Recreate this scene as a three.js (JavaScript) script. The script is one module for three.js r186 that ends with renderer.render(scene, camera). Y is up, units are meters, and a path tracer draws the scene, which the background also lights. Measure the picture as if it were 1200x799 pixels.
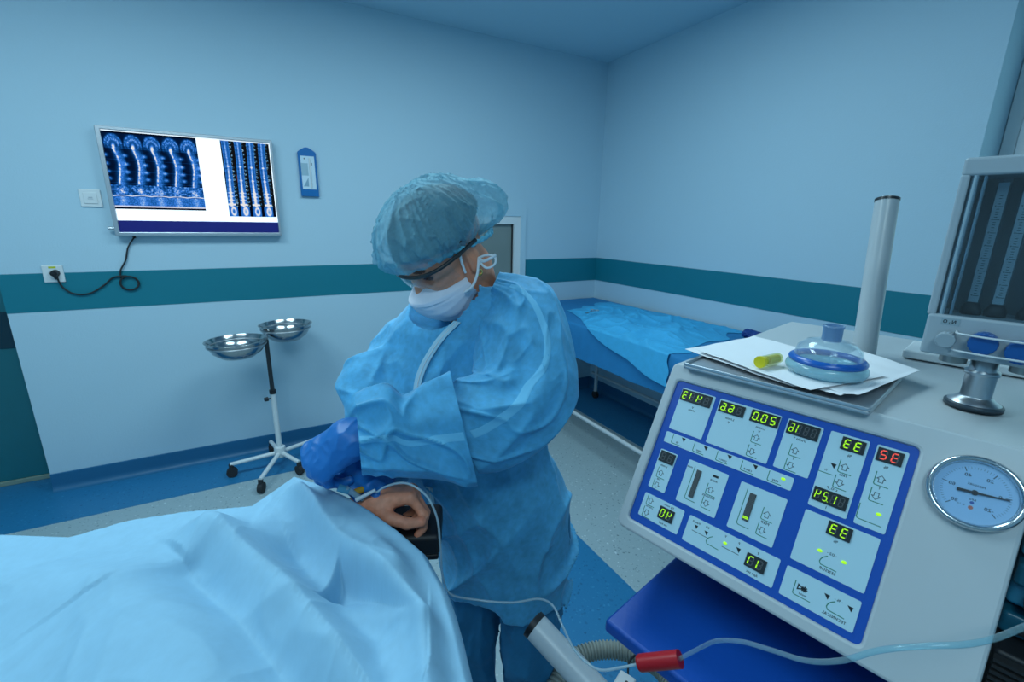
import * as THREE from 'three';
import { RoundedBoxGeometry } from 'three/addons/geometries/RoundedBoxGeometry.js';
import { mergeGeometries } from 'three/addons/utils/BufferGeometryUtils.js';
import { RectAreaLightUniformsLib } from 'three/addons/lights/RectAreaLightUniformsLib.js';
import { createNoise3D } from 'simplex-noise';

/* ---------- camera, sky, lights, exposure ---------- */
const V = (x, y, z) => new THREE.Vector3(x, y, z);
const scene = new THREE.Scene();
const FOCAL = 533, CAMERA_HEIGHT = 1.58;
// rows: world x, y, z written in the camera's right / down / forward axes
const TURN = [[0.8750, -0.1087, 0.4713], [0.0152, -0.9677, -0.2515], [0.4835, 0.2272, -0.8453]];
const camera = new THREE.PerspectiveCamera(2 * Math.atan(399.5 / FOCAL) * 180 / Math.PI, 1200 / 799, 0.02, 60);
{
  const right = V(TURN[0][0], TURN[1][0], TURN[2][0]).normalize();
  const back = V(-TURN[0][2], -TURN[1][2], -TURN[2][2]).normalize();
  const up = back.clone().cross(right).normalize();
  right.copy(up).cross(back);
  camera.quaternion.setFromRotationMatrix(new THREE.Matrix4().makeBasis(right, up, back));
  camera.position.set(0, CAMERA_HEIGHT, 0);
  scene.add(camera);
}
const renderer = new THREE.WebGLRenderer();
renderer.toneMapping = THREE.LinearToneMapping;
renderer.toneMappingExposure = 0.88;
camera.focus = 1.0; camera.userData.fStop = 9;
renderer.shadowMap.enabled = true;
RectAreaLightUniformsLib.init();
scene.background = new THREE.Color().setRGB(0.42, 0.85, 1.0);   // overcast daylight outside the window
const LIGHT_COLOR = new THREE.Color().setRGB(0.66, 0.92, 1.0);
const CEILING_LIGHTS = [[-0.85, -1.75, 14.5], [1.0, -1.65, 13], [-0.6, 0.75, 10]];   // x, z, radiance: recessed panels overhead and behind the camera

/* ---------- from a pixel of the photograph to a place ---------- */
function ray(px, py) {
  const c = [(px - 600) / FOCAL, (py - 399.5) / FOCAL, 1];
  return V(...TURN.map((r) => r[0] * c[0] + r[1] * c[1] + r[2] * c[2]));
}
function P(px, py, at) {
  const r = ray(px, py);
  const t = typeof at === 'number' ? at : 'x' in at ? at.x / r.x : 'y' in at ? (at.y - CAMERA_HEIGHT) / r.y : at.z / r.z;
  return r.multiplyScalar(t).add(V(0, CAMERA_HEIGHT, 0));
}

/* ---------- helpers ---------- */
function seeded(a) { return () => { a |= 0; a = a + 0x6D2B79F5 | 0; let t = Math.imul(a ^ a >>> 15, 1 | a); t = t + Math.imul(t ^ t >>> 7, 61 | t) ^ t; return ((t ^ t >>> 14) >>> 0) / 4294967296; }; }
const noise = createNoise3D(seeded(7));
const crease = (x, y, z) => Math.pow(1 - Math.abs(noise(x, y, z)), 5);
const ridge = (x, y, z) => { const n = 1 - Math.abs(noise(x, y, z)); return n * n; };
const clamp = (x, a = 0, b = 1) => Math.min(b, Math.max(a, x));
const smooth = (a, b, x) => { const t = clamp((x - a) / (b - a)); return t * t * (3 - 2 * t); };
const lerp = (a, b, t) => a + (b - a) * t;
const lin = (r, g, b) => new THREE.Color().setRGB(r, g, b);
const taken = {};
function numbered(name) { const n = taken[name] ?? 0; taken[name] = n + 1; return n ? name + '_' + String(n).padStart(3, '0') : name; }
function mesh(name, geometry, material, parent) {
  const o = new THREE.Mesh(geometry, material);
  o.name = parent ? name : numbered(name); o.castShadow = o.receiveShadow = true;
  (parent ?? scene).add(o); return o;
}
function thing(name, label, category, at = V(0, 0, 0), turn = 0, group) {
  const o = new THREE.Group(); o.name = numbered(name); o.position.copy(at); o.rotation.y = turn;
  o.userData = { label, category }; if (group) o.userData.group = group;
  scene.add(o); return o;
}
function tag(o, label, category, group) { Object.assign(o.userData, { label, category }); if (group) o.userData.group = group; return o; }
function struct(name, geometry, material, parent) { const o = mesh(name, geometry, material, parent); if (!parent) o.userData.kind = 'structure'; return o; }
const mat = (color, roughness = 0.6, more = {}) => new THREE.MeshStandardMaterial({ color, roughness, ...more });
const phys = (color, roughness = 0.6, more = {}) => new THREE.MeshPhysicalMaterial({ color, roughness, ...more });
function box(w, h, d, r = 0.003, seg = 2) { return new RoundedBoxGeometry(w, h, d, seg, Math.min(r, w / 2.01, h / 2.01, d / 2.01)); }
function boxAt(x0, x1, y0, y1, z0, z1, r) { const g = r ? box(x1 - x0, y1 - y0, z1 - z0, r) : new THREE.BoxGeometry(x1 - x0, y1 - y0, z1 - z0); return g.translate((x0 + x1) / 2, (y0 + y1) / 2, (z0 + z1) / 2); }
function tube(points, r, seg = 40, radial = 10, closed = false) { return new THREE.TubeGeometry(new THREE.CatmullRomCurve3(points, closed, 'centripetal'), seg, r, radial, closed); }
function bar(a, b, r, r2 = r, radial = 20) {
  const l = a.distanceTo(b), g = new THREE.CylinderGeometry(r2, r, l, radial);
  g.applyQuaternion(new THREE.Quaternion().setFromUnitVectors(V(0, 1, 0), b.clone().sub(a).normalize()));
  const m = a.clone().add(b).multiplyScalar(0.5); return g.translate(m.x, m.y, m.z);
}
const lathe = (pts, n = 48) => new THREE.LatheGeometry(pts.map((p) => new THREE.Vector2(p[0], p[1])), n);
function merge(list) { return mergeGeometries(list.map((g) => { const n = g.index ? g.toNonIndexed() : g; for (const k of Object.keys(n.attributes)) if (!['position', 'normal', 'uv'].includes(k)) n.deleteAttribute(k); return n; })); }
function roundShape(x0, x1, y0, y1, r) {
  const s = new THREE.Shape(); s.moveTo(x0 + r, y0); s.lineTo(x1 - r, y0); s.quadraticCurveTo(x1, y0, x1, y0 + r); s.lineTo(x1, y1 - r); s.quadraticCurveTo(x1, y1, x1 - r, y1);
  s.lineTo(x0 + r, y1); s.quadraticCurveTo(x0, y1, x0, y1 - r); s.lineTo(x0, y0 + r); s.quadraticCurveTo(x0, y0, x0 + r, y0); return s;
}
const extrude = (s, depth, bevel = 0) => new THREE.ExtrudeGeometry(s, bevel ? { depth: depth - 2 * bevel, bevelEnabled: true, bevelSize: bevel, bevelThickness: bevel, bevelOffset: -bevel, bevelSegments: 2, curveSegments: 8 } : { depth, bevelEnabled: false, curveSegments: 8 }).translate(0, 0, bevel);
function canvasMap(w, h, draw, mirrored = false) {
  const c = document.createElement('canvas'); c.width = w; c.height = h; const g = c.getContext('2d');
  if (mirrored) { g.translate(w, 0); g.scale(-1, 1); }
  draw(g, w, h); const t = new THREE.CanvasTexture(c); t.colorSpace = THREE.SRGBColorSpace; return t;
}
// a parametric sheet f(u, v) -> Vector3 with thickness below its face, closed at the rim
function sheet(f, nu, nv, thick = 0.0012) {
  const pos = [], uv = [], idx = [], W = nu + 1, H = nv + 1;
  const pts = [];
  for (let j = 0; j <= nv; j++) for (let i = 0; i <= nu; i++) pts.push(f(i / nu, j / nv));
  const at = (i, j) => pts[clamp(j, 0, nv) * W + clamp(i, 0, nu)];
  const nrm = [];
  for (let j = 0; j < H; j++) for (let i = 0; i < W; i++) nrm.push(at(i + 1, j).clone().sub(at(i - 1, j)).cross(at(i, j + 1).clone().sub(at(i, j - 1))).normalize());
  for (const side of [0, 1]) for (let k = 0; k < pts.length; k++) {
    const p = pts[k], n = nrm[k]; pos.push(p.x - n.x * thick * side, p.y - n.y * thick * side, p.z - n.z * thick * side); uv.push(k % W / nu, Math.floor(k / W) / nv);
  }
  const o = W * H;
  for (let j = 0; j < nv; j++) for (let i = 0; i < nu; i++) {
    const a = j * W + i, b = a + 1, c = a + W, d = c + 1;
    idx.push(a, b, d, a, d, c, o + a, o + d, o + b, o + a, o + c, o + d);
  }
  for (let i = 0; i < nu; i++) { const a = i, b = i + 1, c = nv * W + i, d = c + 1; idx.push(a, o + b, b, a, o + a, o + b, c, d, o + d, c, o + d, o + c); }
  for (let j = 0; j < nv; j++) { const a = j * W, b = a + W, c = a + nu, d = c + W; idx.push(a, b, o + b, a, o + b, o + a, c, o + d, d, c, o + c, o + d); }
  const g = new THREE.BufferGeometry(); g.setAttribute('position', new THREE.Float32BufferAttribute(pos, 3)); g.setAttribute('uv', new THREE.Float32BufferAttribute(uv, 2)); g.setIndex(idx); g.computeVertexNormals(); return g;
}
// signed distance field -> mesh (surface nets)
function sdfGeo(fn, lo, hi, h, margin = 0.03) {
  const nx = Math.ceil((hi.x - lo.x) / h) + 1, ny = Math.ceil((hi.y - lo.y) / h) + 1, nz = Math.ceil((hi.z - lo.z) / h) + 1, F = new Float32Array(nx * ny * nz);
  const B = 6, reach = B * h * 0.9 + margin;
  for (let k0 = 0; k0 < nz; k0 += B) for (let j0 = 0; j0 < ny; j0 += B) for (let i0 = 0; i0 < nx; i0 += B) {
    const d0 = fn(lo.x + (i0 + B / 2) * h, lo.y + (j0 + B / 2) * h, lo.z + (k0 + B / 2) * h), far = Math.abs(d0) > reach;
    for (let k = k0; k < Math.min(nz, k0 + B); k++) for (let j = j0; j < Math.min(ny, j0 + B); j++) for (let i = i0; i < Math.min(nx, i0 + B); i++)
      F[(k * ny + j) * nx + i] = far ? d0 : fn(lo.x + i * h, lo.y + j * h, lo.z + k * h);
  }
  const id = new Int32Array(nx * ny * nz).fill(-1), pos = [], idx = [];
  const corners = [[0, 0, 0], [1, 0, 0], [0, 1, 0], [1, 1, 0], [0, 0, 1], [1, 0, 1], [0, 1, 1], [1, 1, 1]], edges = [[0, 1], [2, 3], [4, 5], [6, 7], [0, 2], [1, 3], [4, 6], [5, 7], [0, 4], [1, 5], [2, 6], [3, 7]];
  const v = new Float32Array(8);
  for (let k = 0; k < nz - 1; k++) for (let j = 0; j < ny - 1; j++) for (let i = 0; i < nx - 1; i++) {
    let m = 0; for (let c = 0; c < 8; c++) { const q = corners[c]; v[c] = F[((k + q[2]) * ny + j + q[1]) * nx + i + q[0]]; if (v[c] < 0) m |= 1 << c; }
    if (m === 0 || m === 255) continue;
    let x = 0, y = 0, z = 0, n = 0;
    for (const [a, b] of edges) { if ((v[a] < 0) === (v[b] < 0)) continue; const t = v[a] / (v[a] - v[b]), A = corners[a], C = corners[b]; x += lerp(A[0], C[0], t); y += lerp(A[1], C[1], t); z += lerp(A[2], C[2], t); n++; }
    id[(k * ny + j) * nx + i] = pos.length / 3; pos.push(lo.x + (i + x / n) * h, lo.y + (j + y / n) * h, lo.z + (k + z / n) * h);
  }
  const quad = (a, b, c, d, flip) => { if (a < 0 || b < 0 || c < 0 || d < 0) return; if (flip) idx.push(a, c, b, a, d, c); else idx.push(a, b, c, a, c, d); };
  for (let k = 1; k < nz - 1; k++) for (let j = 1; j < ny - 1; j++) for (let i = 1; i < nx - 1; i++) {
    const o = (k * ny + j) * nx + i, s = F[o] < 0, I = (a, b, c) => id[((k + c) * ny + j + b) * nx + i + a];
    if (s !== F[o + 1] < 0) quad(I(0, -1, -1), I(0, 0, -1), I(0, 0, 0), I(0, -1, 0), !s);
    if (s !== F[o + nx] < 0) quad(I(-1, 0, -1), I(-1, 0, 0), I(0, 0, 0), I(0, 0, -1), !s);
    if (s !== F[o + nx * ny] < 0) quad(I(-1, -1, 0), I(0, -1, 0), I(0, 0, 0), I(-1, 0, 0), !s);
  }
  const g = new THREE.BufferGeometry(); g.setAttribute('position', new THREE.Float32BufferAttribute(pos, 3)); g.setIndex(idx); g.computeVertexNormals(); return g;
}
function paint(g, f) { const p = g.attributes.position, c = []; for (let i = 0; i < p.count; i++) c.push(...f(p.getX(i), p.getY(i), p.getZ(i))); g.setAttribute('color', new THREE.Float32BufferAttribute(c, 3)); return g; }
const smin = (a, b, k) => { const h = Math.max(k - Math.abs(a - b), 0) / k; return Math.min(a, b) - h * h * k * 0.25; };
function cap(a, b, ra, rb) {   // distance to a tapered capsule
  const bx = b.x - a.x, by = b.y - a.y, bz = b.z - a.z, l = 1 / (bx * bx + by * by + bz * bz + 1e-12);
  return (x, y, z) => { const px = x - a.x, py = y - a.y, pz = z - a.z, t = clamp((px * bx + py * by + pz * bz) * l); return Math.hypot(px - t * bx, py - t * by, pz - t * bz) - (ra + (rb - ra) * t); };
}
function bounds(list, pad) { const b = new THREE.Box3(); list.forEach((p) => b.expandByPoint(p)); return [b.min.addScalar(-pad), b.max.addScalar(pad)]; }
// nonwoven cloth: faint mottling of the fibre web
const clothTint = (amount = 0.09) => (x, y, z) => { const n = 1 + amount * (0.5 * noise(x * 55, y * 55, z * 55) + 0.5 * noise(x * 17 + 9, y * 17, z * 17) + 0.35 * noise(x * 160, y * 160, z * 160)); return [n, n, n]; };
function speckle(base, spots, size, count, seed, dot = [0.6, 2.4]) {
  const rnd = seeded(seed);
  return canvasMap(size, size, (g) => {
    g.fillStyle = base; g.fillRect(0, 0, size, size);
    for (let i = 0; i < count; i++) { g.fillStyle = spots[Math.floor(rnd() * spots.length)]; g.globalAlpha = 0.25 + 0.6 * rnd(); g.beginPath(); const r = lerp(dot[0], dot[1], rnd() ** 3); g.ellipse(rnd() * size, rnd() * size, r, r * (0.5 + rnd()), rnd() * 3, 0, 7); g.fill(); }
    g.globalAlpha = 1;
  });
}
function bumpNoise(size, f, seed) {
  const d = new Uint8Array(size * size * 4);
  for (let j = 0; j < size; j++) for (let i = 0; i < size; i++) {
    const a = i / size * 6.28318, b = j / size * 6.28318, R = f / 6.28318;
    const n = 0.5 + 0.25 * noise(Math.cos(a) * R + seed, Math.sin(a) * R, Math.cos(b) * R + 3 * Math.sin(b) * R) + 0.2 * noise(i / size * f * 4, j / size * f * 4, seed);
    d.set([n * 255, n * 255, n * 255, 255], (j * size + i) * 4);
  }
  const t = new THREE.DataTexture(d, size, size); t.magFilter = THREE.LinearFilter; t.wrapS = t.wrapT = THREE.RepeatWrapping; t.needsUpdate = true; return t;
}
function worldUV(g, s = 1) { const p = g.attributes.position, n = g.attributes.normal, uv = []; for (let i = 0; i < p.count; i++) { const ax = Math.abs(n.getX(i)), ay = Math.abs(n.getY(i)), az = Math.abs(n.getZ(i)); if (ay >= ax && ay >= az) uv.push(p.getX(i) * s, p.getZ(i) * s); else if (ax >= az) uv.push(p.getZ(i) * s, p.getY(i) * s); else uv.push(p.getX(i) * s, p.getY(i) * s); } g.setAttribute('uv', new THREE.Float32BufferAttribute(uv, 2)); return g; }

/* ---------- materials ---------- */
const plaster = bumpNoise(256, 26, 3);
const M = {
  wall: mat(lin(0.47, 0.655, 0.765), 0.62, { bumpMap: plaster, bumpScale: 0.0006 }),
  ceiling: mat(lin(0.47, 0.655, 0.765), 0.8),
  band: mat(lin(0.002, 0.19, 0.26), 0.5),
  bluefloor: null, greyfloor: null,
  skirting: mat(lin(0.018, 0.14, 0.29), 0.45),
  white: mat(lin(0.72, 0.76, 0.78), 0.4),
  plastic: mat(lin(0.62, 0.68, 0.72), 0.45),
  steel: mat(lin(0.62, 0.64, 0.66), 0.16, { metalness: 1 }),
  bowl: mat(lin(0.40, 0.42, 0.43), 0.17, { metalness: 1 }),
  brushed: mat(lin(0.50, 0.53, 0.56), 0.34, { metalness: 1 }),
  alu: mat(lin(0.52, 0.56, 0.60), 0.38, { metalness: 0.85 }),
  black: mat(lin(0.012, 0.014, 0.018), 0.5),
  rubber: mat(lin(0.02, 0.022, 0.025), 0.75),
  gown: phys(lin(0.085, 0.43, 0.74), 0.75, { vertexColors: true, transmission: 0.16, thickness: 0, sheen: 0.25, sheenColor: lin(0.4, 0.7, 0.9), sheenRoughness: 0.5 }),
  drape: phys(lin(0.27, 0.51, 0.69), 0.78, { vertexColors: true, sheen: 0.2, sheenColor: lin(0.5, 0.75, 0.9), sheenRoughness: 0.5 }),
  glove: phys(lin(0.008, 0.16, 0.50), 0.42, { vertexColors: true }),
  skin: phys(lin(0.78, 0.30, 0.18), 0.52, { vertexColors: true }),
};
{
  const g = speckle('#9fb3ba', ['#6d828c', '#c4d2d6', '#556872', '#8aa0a9', '#dbe5e6'], 1024, 5200, 11, [0.7, 5]);
  const b = speckle('#2476a6', ['#1c648f', '#3d8cb8', '#175a84', '#2e82ae'], 1024, 5200, 12, [0.8, 6]);
  for (const t of [g, b]) { t.wrapS = t.wrapT = THREE.RepeatWrapping; }
  M.greyfloor = mat(0xffffff, 0.42, { map: g }); M.bluefloor = mat(0xffffff, 0.42, { map: b });
}

/* ---------- the room ---------- */
const WA = -3.39, WB = 2.78, TOP = 2.9, LEFT = -2.3, NEAR = 2.3, DOORWALL = -3.63, CORNER = -1.2;
const HOLE = { x0: 1.36, x1: 1.955, y0: 0.99, y1: 1.635 };       // serving hatch in the back wall
const WIN = { z0: -0.867, z1: 1.3, y0: 0.95, y1: 2.58 };         // window in the right wall
struct('floor', worldUV(boxAt(LEFT - 0.2, WB + 0.2, -0.12, 0, DOORWALL - 0.2, NEAR + 0.2)), M.greyfloor);
struct('ceiling', boxAt(LEFT - 0.2, WB + 0.2, TOP, TOP + 0.12, DOORWALL - 0.2, NEAR + 0.2), M.ceiling);
struct('wall_back', worldUV(merge([
  boxAt(CORNER, HOLE.x0, 0, TOP, WA - 0.24, WA), boxAt(HOLE.x1, WB + 0.2, 0, TOP, WA - 0.24, WA),
  boxAt(HOLE.x0, HOLE.x1, 0, HOLE.y0, WA - 0.24, WA), boxAt(HOLE.x0, HOLE.x1, HOLE.y1, TOP, WA - 0.24, WA)]), 4), M.wall);
struct('wall_alcove', worldUV(boxAt(LEFT, CORNER + 0.3, 0, TOP, DOORWALL - 0.14, DOORWALL), 4), M.wall);
const T = 0.26;
struct('wall_right', worldUV(merge([
  boxAt(WB, WB + T, 0, TOP, WA - 0.24, WIN.z0), boxAt(WB, WB + T, 0, TOP, WIN.z1, NEAR + 0.1),
  boxAt(WB, WB + T, 0, WIN.y0, WIN.z0, WIN.z1), boxAt(WB, WB + T, WIN.y1, TOP, WIN.z0, WIN.z1)]), 4), M.wall);
struct('wall_left', worldUV(boxAt(LEFT - 0.15, LEFT, 0, TOP, DOORWALL - 0.14, NEAR + 0.1), 4), M.wall);
struct('wall_front', worldUV(boxAt(LEFT, WB + T, 0, TOP, NEAR, NEAR + 0.15), 4), M.wall);
// painted dado band, vinyl floor borders and coved skirting
struct('trim_1', boxAt(CORNER, 1.30, 1.069, 1.277, WA, WA + 0.002), M.band);
struct('trim_2', boxAt(2.0, WB, 1.069, 1.277, WA, WA + 0.002), M.band);
struct('trim_3', boxAt(WB - 0.002, WB, 1.069, 1.277, WA, WIN.z0 - 0.03), M.band);
struct('floor_border_back', worldUV(boxAt(LEFT, WB, 0, 0.002, DOORWALL, -2.99)), M.bluefloor);
struct('floor_border_right', worldUV(boxAt(2.32, WB, 0, 0.002, -2.99, NEAR)), M.bluefloor);
struct('floor_strip', worldUV(boxAt(0.72, 1.312, 0, 0.002, -2.6, NEAR)), M.bluefloor);
function coving(x0, x1) {
  const s = new THREE.Shape(); s.moveTo(0, 0); s.lineTo(0.035, 0); s.quadraticCurveTo(0.006, 0.004, 0.006, 0.04); s.lineTo(0.006, 0.105); s.lineTo(0, 0.108); s.lineTo(0, 0);
  return new THREE.ExtrudeGeometry(s, { depth: x1 - x0, bevelEnabled: false, curveSegments: 8 });
}
struct('baseboard_back', coving(CORNER, WB).rotateY(-Math.PI / 2).translate(WB, 0.002, WA), M.skirting);
struct('baseboard_right', coving(WA, NEAR).rotateY(Math.PI).translate(WB, 0.002, NEAR), M.skirting);

// alcove with teal door
{
  const d = thing('door_1', 'teal flush door with a dark vision slot in the alcove', 'door', V(-1.72, 0, DOORWALL)); d.userData.kind = 'structure';
  const teal = mat(lin(0.012, 0.16, 0.20), 0.5);
  mesh('door_leaf', boxAt(-0.54, 0.5, 0.03, 2.2, 0.001, 0.04, 0.004), teal, d);
  mesh('vision_slot', boxAt(-0.4, 0.5, 0.84, 1.05, 0.035, 0.046, 0.003), mat(lin(0.006, 0.04, 0.065), 0.25), d);
  mesh('threshold', boxAt(-0.54, 0.5, 0.002, 0.03, 0.001, 0.05, 0.004), mat(lin(0.25, 0.33, 0.27), 0.5), d);
}
// serving hatch
{
  const w = thing('window_1', 'small framed hatch window with greyish frosted glass above the couch', 'window', V(0, 0, WA)); w.userData.kind = 'structure';
  const ring = (x0, x1, y0, y1, t, depth) => { const s = roundShape(x0, x1, y0, y1, 0.004); s.holes.push(roundShape(x0 + t, x1 - t, y0 + t, y1 - t, 0.003)); return extrude(s, depth); };
  mesh('architrave', ring(1.31, 1.998, 0.945, 1.682, 0.05, 0.016).translate(0, 0, 0.001), M.wall, w);
  const sash = mesh('sash', ring(1.361, 1.9535, 0.992, 1.634, 0.0655, 0.05).translate(0, 0, -0.04), M.white, w);
  mesh('gasket', ring(1.418, 1.889, 1.056, 1.576, 0.010, 0.02).translate(0, 0, -0.028), M.black, sash);
  mesh('pane', boxAt(1.425, 1.882, 1.062, 1.57, -0.026, -0.02), phys(lin(0.21, 0.25, 0.24), 0.22, { clearcoat: 0.4 }), sash);
  mesh('back_panel', boxAt(1.36, 1.955, 0.99, 1.635, -0.235, -0.225), M.ceiling, w);
}
// window to the outside
{
  const w = thing('window_2', 'tall white framed daylight window in the right wall', 'window', V(WB + 0.2, 0, 0)); w.userData.kind = 'structure';
  const bars = (z0, z1, y0, y1, t) => merge([boxAt(0, 0.055, y0, y1, z0, z0 + t, 0.004), boxAt(0, 0.055, y0, y1, z1 - t, z1, 0.004), boxAt(0, 0.055, y0, y0 + t, z0 + t, z1 - t, 0.004), boxAt(0, 0.055, y1 - t, y1, z0 + t, z1 - t, 0.004)]);
  mesh('frame', bars(WIN.z0 + 0.002, WIN.z1 - 0.002, WIN.y0 + 0.002, WIN.y1 - 0.002, 0.05), M.white, w);
  for (const [a, b] of [[WIN.z0 + 0.054, 0.212], [0.216, WIN.z1 - 0.054]]) {
    const c = mesh('casement', bars(a, b, WIN.y0 + 0.056, WIN.y1 - 0.056, 0.055).translate(-0.012, 0, 0), M.white, w);
    mesh('pane', boxAt(0.012, 0.018, WIN.y0 + 0.1, WIN.y1 - 0.1, a + 0.045, b - 0.045), phys(0xffffff, 0.02, { transmission: 1, thickness: 0, ior: 1.5 }), c);
  }
  mesh('sill', boxAt(-0.24, 0, WIN.y0 + 0.002, WIN.y0 + 0.03, WIN.z0 + 0.002, WIN.z1 - 0.002, 0.006), M.white, w);
}
// recessed ceiling panels
for (const [k, [x, z, L]] of CEILING_LIGHTS.entries()) {
  const t = thing('ceiling_light', ['square recessed white ceiling light panel above the basin stand', 'square recessed white ceiling light panel near the couch corner', 'square recessed white ceiling light panel above the operating table'][k], 'light', V(x, TOP, z), 0, 'recessed ceiling panels');
  const s = roundShape(-0.62, 0.62, -0.32, 0.32, 0.01); s.holes.push(roundShape(-0.595, 0.595, -0.295, 0.295, 0.005));
  mesh('frame', extrude(s, 0.02, 0.003).rotateX(Math.PI / 2), M.white, t);
  mesh('diffuser', boxAt(-0.594, 0.594, -0.012, -0.004, -0.294, 0.294), mat(0xffffff, 0.5, { emissive: LIGHT_COLOR, emissiveIntensity: 1.0 }), t);
  const l = new THREE.RectAreaLight(LIGHT_COLOR, L, 1.18, 0.58); l.name = 'ceiling_lamp'; l.position.set(0, -0.022, 0); l.rotation.x = -Math.PI / 2; t.add(l);
}

/* ---------- light box with two films ---------- */
{
  const X0 = -0.674, X1 = 0.157, Y0 = 1.476, Y1 = 2.045, D = 0.055;
  const t = thing('film_viewer', 'wall light box with aluminium frame showing two backlit spine scan films', 'light box', V((X0 + X1) / 2, Y0, WA + 0.001));
  const w = X1 - X0, h = Y1 - Y0, hx = w / 2;
  const s = roundShape(-hx, hx, 0, h, 0.006); s.holes.push(roundShape(-hx + 0.022, hx - 0.014, 0.02, h - 0.018, 0.002));
  mesh('frame', extrude(s, D, 0.003), M.alu, t);
  mesh('back_plate', boxAt(-hx + 0.003, hx - 0.003, 0.003, h - 0.003, 0, 0.012), M.plastic, t);
  mesh('diffuser_screen', boxAt(-hx + 0.02, hx - 0.012, 0.084, h - 0.016, 0.012, 0.040), mat(lin(0.8, 0.85, 0.9), 0.4, { emissive: lin(0.86, 0.96, 1.0), emissiveIntensity: 1.05 }), t);
  mesh('control_strip', boxAt(-hx + 0.02, hx - 0.012, 0.018, 0.084, 0.012, 0.044), mat(lin(0.012, 0.012, 0.20), 0.35), t);
  mesh('knob', bar(V(-hx - 0.03, 0.04, 0.03), V(-hx + 0.002, 0.04, 0.03), 0.008), M.steel, t);
  mesh('cable_gland', bar(V(-hx + 0.075, -0.014, 0.02), V(-hx + 0.075, 0.004, 0.02), 0.008), M.black, t);
  const l = new THREE.RectAreaLight(lin(0.86, 0.96, 1.0), 0.8, w - 0.05, h - 0.12); l.name = 'film_viewer_lamp'; l.position.set(0, h / 2 + 0.03, 0.06); l.rotation.y = Math.PI; t.add(l);

  const pixelMap = (w, h, f) => {
    const d = new Uint8Array(w * h * 4);
    for (let j = 0; j < h; j++) for (let i = 0; i < w; i++) { const c = f((i + 0.5) / w, 1 - (j + 0.5) / h); d.set([clamp(c[0]) * 255, clamp(c[1]) * 255, clamp(c[2]) * 255, 255], (j * w + i) * 4); }   // v runs downwards
    const t = new THREE.DataTexture(d, w, h); t.colorSpace = THREE.SRGBColorSpace; t.magFilter = THREE.LinearFilter; t.needsUpdate = true; return t;
  };
  const gs = (x, w) => Math.exp(-(x * x) / (w * w)), ramp = (k) => [Math.pow(Math.max(0, k), 2.6) * 0.9, Math.pow(Math.max(0, k), 1.05) * 0.92, Math.min(1, 0.07 + k * 1.45)];   // film density -> blue-black, cyan, white
  const filmLeft = pixelMap(760, 640, (u, v) => {
    const c = Math.floor(u * 5), x = u * 5 - c - 0.5, n = (a, b, k) => 0.5 + 0.5 * noise(u * a, v * b, k);
    let k = 0.06;
    if (v < 0.68) {
      const f = clamp((v - 0.2) / 0.48), bend = 0.14 * Math.sin(f * 4.2) + 0.16 * f - 0.05;
      k += 0.50 * gs(x - bend - 0.10, 0.24) * smooth(0.16, 0.26, v) * (0.7 + 0.5 * n(60, 30, 1));
      k += 0.75 * gs(x - bend + 0.02, 0.05) * smooth(0.14, 0.22, v) * (0.15 + 1.3 * n(26, 22, 2));
      const r = Math.hypot(x * 1.0, (v - 0.17) * 3.4); k += smooth(0.24, 0.14, v) * (0.42 * gs(r - 0.42, 0.06) * (0.3 + 1.2 * n(40, 30, 2)) + 0.45 * gs(r - 0.27, 0.07) * (0.1 + 1.5 * n(70, 50, 3)) + 0.30 * gs(r, 0.40)) ;
      k += 0.9 * gs(x, 0.07) * gs(v - 0.19, 0.035);
      for (const y of [0.30, 0.41, 0.51, 0.60]) k += 0.55 * gs(Math.abs(x) - 0.5, 0.13) * gs(v - y, 0.022) * (0.5 + n(90, 90, 4));
      k += 0.14 * gs(((v - 0.2) % 0.15) - 0.004, 0.004) + 0.10 * n(130, 110, 7) * n(9, 7, 5);
    } else if (v < 0.815) k += 0.18 + 0.55 * n(38, 34, 6) * n(18, 16, 8) * 1.5 + 0.55 * gs(x, 0.2) * gs(v - 0.76, 0.05) * n(60, 50, 9) * 1.6;
    else if (v < 0.835) k = gs(v - 0.828 + 0.012 * Math.abs(Math.sin(u * 5 * Math.PI)), 0.007) + 0.3;
    else if (v < 0.955) k += 0.30 + 0.3 * n(50, 50, 3) + 0.5 * gs(x, 0.18) * n(70, 80, 2);
    else k = v < 0.975 ? 1 : 0.05;
    if (v < 0.02) k = 0.03;
    return ramp(k);
  });
  const filmRight = pixelMap(640, 720, (u, v) => {
    const c = Math.floor(u * 4), x = u * 4 - c - 0.36, n = (a, b, k) => 0.5 + 0.5 * noise(u * a, v * b, k), bend = 0.05 * Math.sin(v * 5 + c);
    const q = x - bend, inC = smooth(0.31, 0.28, Math.abs(q));
    if (v > 0.865) {
      const i = smooth(0.40, 0.38, Math.abs(x)), r = Math.hypot((x - 0.05) * 0.9, (v - 0.93) * 3.2), ring = gs(r - 0.15, 0.06) + 0.6 * gs(r - 0.05, 0.05) * (c % 2);
      return ramp(i * (0.45 + 0.1 * n(60, 60, 1) + 0.6 * ring) + 0.02);
    }
    const f = smooth(0.25, 0.83, v);
    let k = inC * (0.46 + 0.06 * Math.cos(q * 22) + 0.10 * n(40, 30, 1) - 0.12 * gs((v % 0.062) - 0.05, 0.006) * (q < 0 ? 1 : 0.3));
    k += inC * gs(q + 0.02, 0.05 + 0.06 * f) * (0.35 + 0.75 * f) * (0.35 + n(60, 42, 3));
    for (const y of [0.33, 0.51, 0.68, 0.73, 0.78]) k += 0.8 * gs(v - y, 0.008) * gs(q, y > 0.6 ? 0.26 : 0.12) * (0.4 + n(90, 20, 6));
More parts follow.
